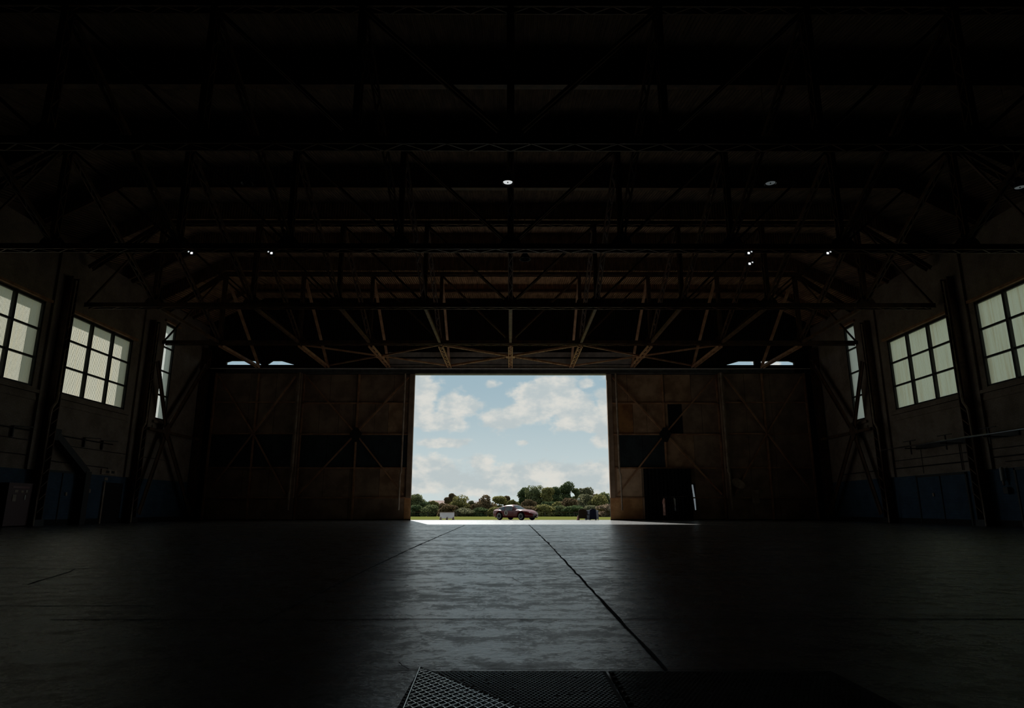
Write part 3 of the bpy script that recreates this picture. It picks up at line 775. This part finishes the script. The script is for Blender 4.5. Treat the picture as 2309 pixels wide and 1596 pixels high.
for (x, z, t, lab) in [(-13.0, 10.94, -1, 'small bright floodlight furthest left on the roof truss'), (-9.75, 10.94, -1, 'small bright floodlight above the left door leaf'),
                    (9.72, 10.96, 1, 'upper of two small floodlights right of the opening'), (9.72, 10.5, 1, 'lower of two small floodlights right of the opening'), (12.95, 10.96, 1, 'small bright floodlight furthest right on the roof truss')]:
    flood(x, 25.3, z, lab, t)

# ================================================================ FLOOR GRATES
root = empty('floor_hatch', (.2, 3.0, 0), 'perforated steel floor hatch plates at the bottom of the picture', 'hatch cover')
m = MB()
m.box(-.46, .475, 2.2, 3.56, .004, .012); m.box(.49, 1.6, 2.2, 3.56, .004, .012)
m.build('base_plate', 'plate', root)
m = MB(); rnd = random.Random(3)
for iy in range(0, 58):
    y = 2.25 + iy * .0225
    for ix in range(0, 90):
        x = -.45 + ix * .0225 + (.0112 if iy % 2 else 0)
        if .455 < x < .51 or rnd.random() < .02: continue
        m.box(x - .0062, x + .0062, y - .0020, y + .0020, .012, .0136)
m.build('raised_pattern', 'stud', root)
m = MB()
for k in range(14):
    y = 3.5 - k * .085
    m.lathe([(.0, .020), (.008, .018), (.012, .012)], (.50, y, 0), 8)
m.build('bolts', 'pale_steel', root)
# loose expanded-metal sheet lying on the hatch
poly = [(-.455, 3.60), (-.375, 2.25), (.33, 2.25)]
def inside(p):
    x, y = p
    if x < -.455 + .08 * (3.6 - y) / 1.35 or y < 2.25: return False
    (x1, y1), (x2, y2) = poly[0], poly[2]
    return (x2 - x1) * (y - y1) - (y2 - y1) * (x - x1) < 0
def clip(a, b):
    pts = [(a[0] + (b[0] - a[0]) * t / 400, a[1] + (b[1] - a[1]) * t / 400) for t in range(401)]
    ins = [p for p in pts if inside(p)]
    return (ins[0], ins[-1]) if len(ins) > 1 else None
root = empty('wire_mesh_sheet', (-.2, 2.9, 0), 'triangular sheet of shiny diamond mesh lying on the floor hatch', 'mesh sheet')
m = MB()
for dirn in (R(62), R(118)):
    d = (math.cos(dirn), math.sin(dirn)); nrm = (-d[1], d[0])
    for k in range(-70, 71):
        c = (0 + nrm[0] * k * .036, 2.9 + nrm[1] * k * .036)
        sg = clip((c[0] - d[0] * 3, c[1] - d[1] * 3), (c[0] + d[0] * 3, c[1] + d[1] * 3))
        if sg and math.hypot(sg[0][0] - sg[1][0], sg[0][1] - sg[1][1]) > .01:
            zz = lambda q: .020 + (3.6 - q[1]) * .05 + (.0015 if dirn < 1.5 else 0)
            m.bar((*sg[0], zz(sg[0])), (*sg[1], zz(sg[1])), .0034, .002, (0, .05, 1))
m.build('diamond_mesh', 'mesh_metal', root)
m = MB().tube([(-.458, 3.61, .020), (-.377, 2.25, .088)], .003, 8).tube([(-.455, 3.605, .020), (.33, 2.25, .088)], .003, 8)
m.build('edge_wire', 'mesh_metal', root)

# ================================================================ CURTAIN, CLOTHES RACK, PANELS BY THE RIGHT LEAF
m = MB(); n_ = 60
for k in range(n_):
    a, b = 9.58 + 3.42 * k / n_, 9.58 + 3.42 * (k + 1) / n_
    ya, yb = 48.08 + .035 * math.sin(k * 1.3), 48.08 + .035 * math.sin((k + 1) * 1.3)
    m.quad((a, ya, .02), (b, yb, .02), (b, yb, 3.62), (a, ya, 3.62))
cur = m.build('black_curtain', 'curtain'); sol = cur.modifiers.new('thick', 'SOLIDIFY'); sol.thickness = .02
tag(cur, 'big black curtain hung over the lower right door leaf', 'curtain')
RX0, RX1, RY = 10.70, 12.42, 47.3
root = empty('clothes_rail', ((RX0 + RX1) / 2, RY, 0), 'metal clothes rail standing before the black curtain', 'clothes rail')
MB().tube([(RX0 - .03, RY, 1.60), (RX1 + .03, RY, 1.63)], .018, 10).build('hanging_rail', 'chrome', root)
for x in (RX0 + .02, RX1 - .02):
    MB().tube([(x, RY, .12), (x, RY, 1.62)], .014, 8).build('upright', 'black', root)
    MB().tube([(x, RY - .28, .1), (x, RY, .16), (x, RY + .28, .1)], .014, 8).build('foot', 'chrome', root)
    for s in (-1, 1): MB().lathe([(0, -.02), (.045, -.018), (.045, .018), (0, .02)], (x, RY + s * .28, .046), 12, 'Y').build('castor', 'black', root)
def garment(x, mt, lab, ln=1.0, wd=.24, rot=0.0):
    root = empty('hanging_coat', (x, RY, 1.6), lab, 'coat', 'coats on the clothes rail')
    MB().tube([(x, RY, 1.63), (x, RY, 1.56), (x, RY - .02, 1.52)], .006, 6).build('hanger', 'chrome', root)
    m = MB(); prof = [(1.53, .05, .04), (1.48, .18, .055), (1.38, wd, .07), (1.15, wd + .02, .085), (.9, wd + .01, .075), (1.5 - ln, wd + .05, .085)]
    rings = []
    for (z, hy, hx) in prof:
        i = len(m.v); rings.append(i)
        for j in range(14):
            t = 2 * math.pi * j / 14
            r_ = 1 + .10 * math.sin(5 * t + z * 4)
            m.v.append((x + hx * math.cos(t) * r_, RY + hy * math.sin(t) * r_, z))
    for a, b in zip(rings[:-1], rings[1:]):
        for j in range(14): m.f.append((a + j, a + (j + 1) % 14, b + (j + 1) % 14, b + j))
    m.f.append(tuple(rings[-1] + j for j in range(14)))
    m.build('body', mt, root, True)
    for s in (-1, 1):
        MB().tube([(x, RY + s * .17, 1.44), (x - .02, RY + s * (wd + .06), 1.2), (x - .01, RY + s * (wd + .05), .92)], [.05, .055, .045], 10).build('sleeve', mt, root, True)
garment(10.78, 'coat_red', 'pale rose coat at the left end of the rail', 1.15, .25)
garment(10.95, 'coat_navy', 'dark coat right behind the pale rose one', 1.25)
garment(11.12, 'coat_navy', 'dark coat second to the right of the rose one', 1.2)
garment(11.30, 'coat_navy', 'dark coat just left of the white garment', 1.3)
garment(11.50, 'coat_white', 'white garment hanging in the middle of the rail', .85, .2)
garment(11.68, 'coat_navy', 'dark coat just right of the white garment', 1.3)
garment(11.86, 'coat_navy', 'dark coat second to the right of the white garment', 1.15)
garment(12.05, 'coat_navy', 'dark coat at the right end of the rail', 1.2)
sp = []
for (nm, mt, pol) in (('glazed_slit', 'slit', [(13.10, 2.52), (13.22, 2.53), (13.32, 1.55), (13.34, .70), (13.25, .70), (13.19, 1.5)]),
                      ('slit_surround', 'panel_black', [(13.04, .66), (13.25, .70), (13.19, 1.5), (13.10, 2.52), (13.04, 2.56)]),
                      ('slit_surround', 'panel_black', [(13.22, 2.53), (13.32, 1.55), (13.34, .70), (13.37, .66), (13.37, 2.56)]),
                      ('slit_surround', 'panel_black', [(13.04, 2.50), (13.37, 2.52), (13.37, 2.56), (13.04, 2.56)]),
                      ('slit_surround', 'panel_black', [(13.04, .66), (13.37, .66), (13.37, .705), (13.04, .705)])):
    o = MB().prism([(a, 48.54, b) for (a, b) in pol], (0, .012, 0)).build(nm, mt, RIGHT_LEAF)
    if mt == 'slit': o['label'] = 'narrow bent bright slit of translucent sheet'
m = MB(); cx, cz = 16.2, 2.55; pts = []
for j in range(28):
    t = 2 * math.pi * j / 28; a, b = .50 * math.cos(t), .30 * math.sin(t); r_ = R(-28)
    pts.append((cx + a * math.cos(r_) - b * math.sin(r_), 47.6, cz + a * math.sin(r_) + b * math.cos(r_)))
tag(m.prism(pts, (0, .04, 0)).build('oval_sign', 'pale_steel'), 'faint grey oval sign on the dark outer right leaf', 'sign')
tag(MB().box(17.1, 17.6, 47.6, 47.64, 1.2, 2.1).build('wall_poster', 'pale_steel'), 'faint grey upright poster on the dark outer right leaf', 'poster')

def lettering(name, text, size, m, parent, loc, rot, off=0.0):
    fc = bpy.data.curves.new('tmp', 'FONT'); fc.body = text; fc.size = size; fc.align_x = 'CENTER'; fc.align_y = 'CENTER'; fc.extrude = .002; fc.offset = off
    fo = bpy.data.objects.new('tmp', fc); COL.objects.link(fo); bpy.context.view_layer.update()
    me = bpy.data.meshes.new_from_object(fo.evaluated_get(bpy.context.evaluated_depsgraph_get())); bpy.data.objects.remove(fo)
    me.name = name; me.materials.clear(); me.materials.append(M[m])
    o = bpy.data.objects.new(name, me); COL.objects.link(o); o.parent = parent; o.location = loc; o.rotation_euler = rot
    return o

# ================================================================ OUTSIDE
gv = [(-160, YF, -.02), (160, YF, -.02), (160, 58.2, -.12), (-160, 58.2, -.12)]
m = MB().quad(*gv)
tag(m.build('floor_apron', 'apron'), 'pale sunlit concrete apron outside the doors', 'apron', kind='structure')
m = MB()
prof = [(58.2, -.12), (75, -.22), (110, -.55), (150, -.98), (200, -1.45), (260, -1.7), (500, -2.0)]
for (a, za), (b, zb) in zip(prof[:-1], prof[1:]): m.quad((-350, a, za), (350, a, za), (350, b, zb), (-350, b, zb))
m.quad((-350, -60, -.35), (-23.3, -60, -.35), (-23.3, 58.2, -.12), (-350, 58.2, -.12)); m.quad((23.3, -60, -.35), (350, -60, -.35), (350, 58.2, -.12), (23.3, 58.2, -.12))
tag(m.build('grass_field', 'grass'), 'dry yellow-green airfield grass running back to the trees', 'grass', kind='stuff')
# low tufts along the far fence
def gz(y):
    for (a, za), (b, zb) in zip(prof[:-1], prof[1:]):
        if a <= y <= b: return za + (zb - za) * (y - a) / (b - a)
    return -2.0

# perimeter fence
root = empty('perimeter_fence', (0, 190, gz(190)), 'low post and wire fence across the field before the hedge', 'fence')
zf = gz(190)
for k in range(-6, 7):
    x = k * 8.2 + 1.5
    MB().box(x - .07, x + .07, 189.93, 190.07, zf, zf + 1.25).build('post', 'steel_dark', root)
MB().tube([(-60, 190, zf + 1.2), (60, 190, zf + 1.2)], .03, 5).build('top_rail', 'steel', root)
MB().tube([(-60, 190, zf + .6), (60, 190, zf + .6)], .02, 5).build('wire', 'steel_dark', root)

# trees: lobed crowns of leaf cards
def crown(name, lm, parent, W, H, z0, lobes, n, leaf, seed, dens=1.0):
    rg = np.random.default_rng(seed)
    C, Rr = [], []
    for k in range(lobes):
        t = rg.uniform(0, 2 * np.pi); rr = rg.uniform(0, .62) ** .7
        hz = rg.uniform(.10, .86)
        taper = 1.0 - .55 * max(0, hz - .45) / .55
        c = np.array([math.cos(t) * rr * W / 2 * taper, math.sin(t) * rr * W / 2 * .8 * taper, z0 + hz * H])
        s = rg.uniform(.17, .30)
        C.append(c); Rr.append(np.array([W * s, W * s * .8, min(H * .24, W * s) * rg.uniform(.7, 1.0)]))
    C = np.array(C); Rr = np.array(Rr)
    idx = rg.integers(0, lobes, n); d = rg.normal(size=(n, 3)); d /= np.linalg.norm(d, axis=1)[:, None]
    rad = rg.uniform(.55, 1.04, n) ** .6
    P = C[idx] + d * Rr[idx] * rad[:, None]
    P[:, 2] = np.maximum(P[:, 2], z0 * .6)
    nrm = d + rg.normal(size=(n, 3)) * .6; nrm /= np.linalg.norm(nrm, axis=1)[:, None]
    ref = rg.normal(size=(n, 3)); a = np.cross(nrm, ref); a /= np.linalg.norm(a, axis=1)[:, None]; b = np.cross(nrm, a)
    sz = leaf * rg.uniform(.5, 1.2, n)[:, None]
    V = np.stack([P - a * sz - b * sz * .6, P + a * sz - b * sz * .5, P + a * sz * .8 + b * sz * .6, P - a * sz * .7 + b * sz * .7], 1).reshape(-1, 3)
    me = bpy.data.meshes.new(name)
    me.from_pydata(V.tolist(), [], np.arange(4 * n).reshape(n, 4).tolist()); me.materials.append(LM[lm]); me.update()
    o = bpy.data.objects.new(name, me); COL.objects.link(o); o.parent = parent
    return o
S = 1 / 1525.0
def plant(px, topy, wpx, Y, kind, lab, seed, baselow=0.0, name='broadleaf_tree', cat='tree', dens=1.0, grp='trees beyond the airfield fence'):
    x = (px - 1151) * S * Y; zt = .8 + (1147 - topy) * S * Y + .2; g = gz(Y); W = wpx * S * Y * 1.22; H = zt - g
    root = empty(name, (x, Y, g), lab, cat, grp)
    root.rotation_euler = (0, 0, 0)
    z0 = H * baselow
    crown('foliage', kind, root, W, H - z0, z0, max(10, int(W * 2.0)), int(1400 + 70 * W * H * dens), .26, seed)
    tr = MB().tube([(x, Y, g - .1), (x + .1, Y, g + H * .35), (x - .15, Y + .1, g + H * .7)], [.28, .2, .08], 7)
    for s in (-1, 1): tr.tube([(x + .1, Y, g + H * .35), (x + s * W * .22, Y + s * .3, g + H * .68)], [.12, .05], 6)
    tr.build('trunk', 'bark', root)
TREES = [
 (941, 1117, 44, 225, 'green', 'light green tree at the far left of the opening', .1),
 (966, 1133, 34, 222, 'dark', 'dark low tree left of the first gap in the tree line'),
 (981, 1130, 22, 212, 'olive', 'small olive tree beside the left red brick house'),
 (1018, 1112, 24, 235, 'brown', 'tall thin dark crown rising above the left olive tree', .45),
 (1003, 1134, 34, 214, 'brown', 'red-brown bushy tree before the left brick house'),
 (1038, 1121, 54, 210, 'olive', 'broad yellow-olive tree left of the car'),
 (1063, 1131, 30, 214, 'grey', 'pale grey-green tree before the right brick house'),
 (1089, 1121, 48, 212, 'brown', 'broad red-brown tree behind the tail of the car'),
 (1126, 1120, 38, 222, 'olive', 'olive tree rising straight above the car roof'),
 (1142, 1116, 20, 230, 'brown', 'small red-brown crown behind the olive tree over the car'),
 (1157, 1127, 32, 214, 'olive', 'yellow-olive tree above the bonnet of the car'),
 (1178, 1097, 36, 232, 'dark', 'dark green tree starting the tall group right of the car'),
 (1206, 1101, 46, 226, 'green', 'wide mid-green tree in the tall group'),
 (1231, 1101, 34, 222, 'olive', 'yellow-green tree between two dark tall ones'),
 (1253, 1084, 36, 232, 'dark', 'tallest dark green tree of the group'),
 (1279, 1086, 38, 236, 'dark', 'second tallest tree just right of the tallest'),
 (1298, 1098, 20, 238, 'green', 'slim green tree at the right slope of the tall group'),
 (1319, 1100, 44, 244, 'grey', 'airy pale tree with sky showing beside it', .03),
 (1190, 1131, 42, 208, 'brown', 'brownish bush behind the front of the car'),
 (1234, 1130, 46, 206, 'dark', 'round dark bush right of the car'),
 (1278, 1116, 42, 212, 'brown', 'brown-tinged tree in front of the tall group'),
 (1256, 1134, 30, 204, 'olive', 'small olive bush between the dark bush and the brown tree'),
 (1322, 1113, 52, 215, 'grey', 'grey-green bushy tree above the boards'),
 (1366, 1107, 42, 228, 'green', 'green rounded tree at the right door edge'),
 (1352, 1119, 46, 212, 'olive', 'olive tree before the rounded one at the right edge'),
 (1341, 1108, 26, 234, 'brown', 'small brown crown left of the rounded right tree'),
 (1405, 1112, 60, 222, 'green', 'green tree hidden behind the right door leaf'),
 (1455, 1105, 60, 226, 'dark', 'dark tree well behind the right door leaf'),
 (905, 1108, 56, 226, 'dark', 'dark tree hidden behind the left door leaf'),
 (850, 1112, 60, 224, 'olive', 'olive tree well behind the left door leaf')]
for k, t in enumerate(TREES):
    plant(t[0], t[1], t[2], t[3], t[4], t[5], 100 + k, t[6] if len(t) > 6 else 0.0)
rb = random.Random(8)
KINDS = ['dark', 'green', 'brown', 'grey', 'dark', 'olive', 'grey', 'brown', 'olive', 'green', 'dark', 'grey']
WHERE = ['at the left door edge', 'right of the left door edge', 'left of the white barrier', 'above the white barrier', 'right of the white barrier', 'behind the car tail',
         'behind the car windows', 'behind the car nose', 'below the tall trees', 'between car and boards', 'just left of the boards', 'behind the boards']
CN = {'grey': 'grey-green', 'olive': 'olive', 'pink': 'dry pinkish', 'dark': 'dark', 'green': 'green', 'brown': 'brown'}
for k in range(12):
    plant(938 + k * 36, 1143 + rb.uniform(-3, 4), 46, 199 + rb.uniform(-2, 2), KINDS[k], 'low %s shrub on the fence line %s' % (CN[KINDS[k]], WHERE[k]), 300 + k, 0, 'low_shrub', 'shrub', .8, 'shrubs along the fence')
plant(1368, 1140, 44, 150, 'pink', 'dry pinkish brush mound against the right door edge', 400, 0, 'brush_mound', 'shrub', .6, 'shrubs along the fence')

# brick houses behind the trees
for (x, lab, m1, wv) in ((-27.0, 'red brick house roof showing left of the olive tree', 'redbrick', 9.5), (-14.2, 'slate roofed brick house between olive and brown trees', 'redbrick', 7.0)):
    Y = 262; g = -1.75
    root = empty('brick_house', (x, Y, g), lab, 'house', 'houses behind the trees')
    MB().box(x - wv / 2, x + wv / 2, Y, Y + 7, g, g + 4.0).build('wall', m1, root)
    MB().prism([(x - wv / 2 - .3, Y - .3, g + 3.9), (x - wv / 2 - .3, Y + 7.3, g + 3.9), (x - wv / 2 - .3, Y + 3.5, g + 5.7)], (wv + .6, 0, 0)).build('roof', 'redbrick' if wv > 8 else 'slate', root)
    for dxw in (-2.2, 0, 2.2): MB().box(x + dxw - .5, x + dxw + .5, Y - .04, Y + .02, g + 1.3, g + 2.6).build('window', 'glass', root)
    MB().box(x + wv * .3 - .35, x + wv * .3 + .35, Y + 3.2, Y + 3.9, g + 4.5, g + 6.4).build('chimney', 'redbrick', root)

# white low barrier on the grass edge
bx0, by = -5.95, 57.2
root = empty('low_barrier', (bx0 + .6, by, -.1), 'low white panelled barrier on three feet at the grass edge', 'barrier')
MB().box(bx0, bx0 + 1.22, by - .01, by + .01, .0, .52).build('panel', 'plastic', root)
MB().box(bx0 - .02, bx0 + 1.24, by - .035, by + .035, .50, .54).build('top_rail', 'pale_steel', root)
for x in (bx0 + .08, bx0 + .61, bx0 + 1.14):
    MB().box(x - .08, x + .08, by - .18, by + .18, -.11, .0).box(x - .04, x + .04, by - .04, by + .04, 0, .12).build('foot', 'pale_steel', root)

# pavement boards by the right door edge
def aboard(x, y, wd, h, face, lab, tops='round', leg=.14, rot=0.0, back=None, letter=None):
    g = -.06
    root = empty('pavement_board', (x, y, g), lab, 'board', 'free standing boards by the right door')
    for s, nm in ((-1, 'front_board'), (1, 'back_board')):
        p = [(x - wd / 2, y + s * .22, g + leg), (x + wd / 2, y + s * .22, g + leg)]
        if tops == 'round':
            zc = h - .12
            top = [(x + wd / 2 * math.cos(t), y + s * .03, g + zc + .12 * math.sin(t) + 0.0) for t in np.linspace(0, math.pi, 9)]
            top = [(a, b - s * .0, c) for (a, b, c) in top]
        else:
            top = [(x + wd / 2, y + s * .03, g + h), (x - wd / 2, y + s * .03, g + h)]
        o = MB().prism(p + top, (0, .02, 0)).build(nm, face if (s < 0 or back is None) else back, root)
        if letter and s < 0:
            lettering('lettering', letter, .42, 'black', o, (.02, -.17, .52), (R(76), 0, 0), .01)
    for sx in (-1, 1):
        MB().bar((x + sx * (wd / 2 - .03), y - .25, g), (x + sx * (wd / 2 - .03), y, g + h - .2), .035, .03).bar((x + sx * (wd / 2 - .03), y + .25, g), (x + sx * (wd / 2 - .03), y, g + h - .2), .035, .03).build('leg', face, root)
    return root
YB2 = 51.6
Xp = lambda px: (px - 1151) * S * YB2
aboard(Xp(1313.5), YB2, .62, .84, 'boardbrown', 'brown round topped board, leftmost of the three by the door')
aboard(Xp(1325.5), YB2 + .35, .36, .76, 'plastic', 'white board with black lettering between the brown and navy boards', 'flat', .05, letter='L')
aboard(Xp(1336.5), YB2 - .1, .48, .86, 'boardblue', 'navy blue board standing right of the white lettered one', leg=.08)
aboard(Xp(1346.5), YB2 + .4, .26, .74, 'plastic', 'narrow white board sticking out right of the navy board', 'flat', .1)
tag(MB().lathe([(.0, 0), (.10, .0), (.10, .03), (.045, .26), (.035, .34), (0, .35)], (Xp(1303), YB2 + .1, -.06), 12).build('small_cone', 'coat_red'), 'small pinkish cone beside the brown board', 'cone')

# ================================================================ CAR
CARX, CARY, CARZ, CARS = .42, 53.0, -.065, .985
th = R(-40)
carm = Matrix.Translation((CARX, CARY, CARZ)) @ Matrix.Rotation(th, 4, 'Z') @ Matrix.Scale(CARS, 4)
car = empty('racing_car', (CARX, CARY, CARZ), 'red vintage fastback racing coupe with number 6 roundel on the apron', 'car')
car.rotation_euler = (0, 0, th); car.scale = (CARS,) * 3
class CB(MB):
    def build(s, name, m, parent=None, smooth=True):
        used = sorted({i for f in s.f for i in f}); mp_ = {i: k for k, i in enumerate(used)}
        me = bpy.data.meshes.new(name); me.from_pydata([s.v[i] for i in used], [], [tuple(mp_[i] for i in f) for f in s.f]); me.materials.append(M[m])
        if smooth: me.polygons.foreach_set('use_smooth', [True] * len(me.polygons))
        me.update(); o = bpy.data.objects.new(name, me); COL.objects.link(o); o.parent = parent or car
        return o
def itp(x, tab):
    xs = [t[0] for t in tab]; ys = [t[1] for t in tab]
    return float(np.interp(x, xs, ys))
XW = (-1.10, 1.12); RW = .305; RA = .36
hwT = [(-1.97, .50), (-1.85, .60), (-1.5, .70), (-1.1, .76), (-.4, .75), (.4, .75), (1.1, .77), (1.5, .70), (1.8, .56), (1.95, .36), (2.0, .2)]
ztT = [(-1.95, .72), (-1.85, .78), (-1.5, .80), (-1.1, .82), (-.4, .76), (.5, .80), (.8, .82), (1.15, .80), (1.5, .72), (1.8, .60), (1.95, .50), (2.0, .44)]
zbT = [(-1.95, .40), (-1.8, .27), (-1.4, .22), (1.4, .20), (1.8, .24), (2.0, .34)]
b = CB(); xs = np.linspace(-1.95, 2.0, 100); rings = []
for x in xs:
    hw, zt, zb = itp(x, hwT), itp(x, ztT), itp(x, zbT)
    for xw in XW:
        if abs(x - xw) < RA: zb = max(zb, RW + math.sqrt(RA ** 2 - (x - xw) ** 2))
    zb = min(zb, zt - .06)
    zm = zb + (zt - zb) * .45
    half = [(hw * .55, zb), (hw * .93, zb + .01), (hw * .99, zb + (zm - zb) * .4), (hw, zm), (hw * .985, zt - .14 if zt - .14 > zm else zm + .01), (hw * .92, zt - .045), (hw * .78, zt - .005), (hw * .4, zt + .012), (0, zt + .02)]
    ring = [(x, y, z) for (y, z) in half] + [(x, -y, z) for (y, z) in reversed(half[:-1])]
    rings.append(len(b.v)); b.v += ring; nr = len(ring)
for a, c in zip(rings[:-1], rings[1:]):
    for j in range(nr - 1): b.f.append((a + j, a + j + 1, c + j + 1, c + j))
b.f.append(tuple(range(nr))); b.f.append(tuple(reversed(range(rings[-1], rings[-1] + nr))))
body = b.build('body', 'red')
CB().box(-1.7, 1.75, -.56, .56, .19, .34).build('underbody', 'black', smooth=False)
# cabin
def cab(x):
    top = itp(x, [(-1.92, .80), (-1.5, .96), (-1.05, 1.09), (-.65, 1.17), (-.35, 1.20), (-.08, 1.19), (.14, 1.12), (.36, .98), (.60, .83)])
    bw = itp(x, [(-1.92, .46), (-1.2, .60), (-.5, .68), (.2, .68), (.60, .60)])
    tw = itp(x, [(-1.92, .42), (-1.2, .44), (-.5, .48), (0, .48), (.60, .52)])
    zb = itp(x, ztT) - .03
    return top, bw, tw, zb
def cabring(x, grow=0.0):
    top, bw, tw, zb = cab(x); h = max(top - zb, .01)
    half = [(bw, zb), (bw * .35 + tw * .65 + .015, zb + h * .72), (tw * .86, zb + h * .90), (tw * .5, zb + h * .98), (0, zb + h)]
    half = [(y + grow * (1 if y > 0 else 0), z + (grow if k > 1 else 0)) for k, (y, z) in enumerate(half)]
    return [(x, y, z) for (y, z) in half] + [(x, -y, z) for (y, z) in reversed(half[:-1])]
def cabpart(name, m, x0, x1, rows, grow, n=24):
    b = CB(); rings = []
    for x in np.linspace(x0, x1, n):
        rings.append(len(b.v)); b.v += cabring(x, grow)
    for a, c in zip(rings[:-1], rings[1:]):
        for j in rows: b.f.append((a + j, a + j + 1, c + j + 1, c + j))
    return b.build(name, m)
cabpart('roof', 'red', -1.92, .60, range(8), 0, 50)
cabpart('windscreen', 'glass', .10, .58, (2, 3, 4, 5), .008, 12)
for nm, r_ in (('side_window', (7,)), ('side_window', (0,))): cabpart(nm, 'glass', -.52, .20, r_, .010, 14)
for nm, r_ in (('quarter_window', (7,)), ('quarter_window', (0,))): cabpart(nm, 'glass', -1.30, -.64, r_, .010, 10)
cabpart('rear_window', 'glass', -1.55, -.75, (2, 3, 4, 5), .008, 12)
for s in (-1, 1):
    for xw in XW:
        c = CB(); yo = s * .70
        c.lathe([(.0, -.075), (.20, -.075), (.285, -.07), (.305, -.04), (.305, .04), (.285, .07), (.20, .075), (0, .075)], (xw, yo - s * .03, RW), 26, 'Y')
        wheel = c.build('wheel', 'tyre')
        c = CB(); f_ = s * .047
        c.lathe([(0, s * .0 + f_ * .4), (.05, f_ * .4), (.055, f_ * .2), (.13, f_ * .1), (.18, f_ * .9), (.208, f_ * 1.0), (.215, f_ * .6)], (xw, yo + s * .035, RW), 26, 'Y')
        rim = c.build('rim', 'rim', wheel)
        c = CB().lathe([(0, f_ * 1.3), (.028, f_ * 1.25), (.045, f_ * .3)], (xw, yo + s * .035, RW), 12, 'Y'); c.build('hub', 'black', wheel)
    c = CB().lathe([(0, 0.0), (.085, .0), (.09, -.03), (.0, -.05)], (0, 0, 0), 16, 'Y')
    h = c.build('headlight', 'lensw'); h.location = (1.78, s * .42, .55); h.rotation_euler = (0, 0, R(90 - s * 20) if s > 0 else R(90 + 20)); h.scale = (1, -1, 1)
    CB().box(1.93, 1.99, s * .2 - .12, s * .2 + .12, .33, .36).build('bumper', 'rim', smooth=False)
    CB().box(.38, .42, s * .70 - .03, s * .70 + .03, .84, .87).build('mirror', 'rim', smooth=False)
CB().prism([(2.005, -.24, .36), (2.005, .24, .36), (1.975, .28, .47), (1.975, -.28, .47)], (-.05, 0, 0)).build('grille', 'purple', smooth=False)
# number roundel on the near flank
yr = -.752
c = CB().lathe([(0, 0), (.185, 0), (.185, .006), (0, .006)], (-.38, yr - .006, .56), 28, 'Y'); rd = c.build('roundel', 'white', smooth=False)
lettering('number', '6', .33, 'black', rd, (-.38, yr - .012, .56), (R(90), 0, 0), .008)
for x in (-.02, .30):
    CB().box(x - .003, x + .003, yr + .001, yr + .004, .28, .74).build('door_gap', 'black', smooth=False)
bpy.context.view_layer.update()
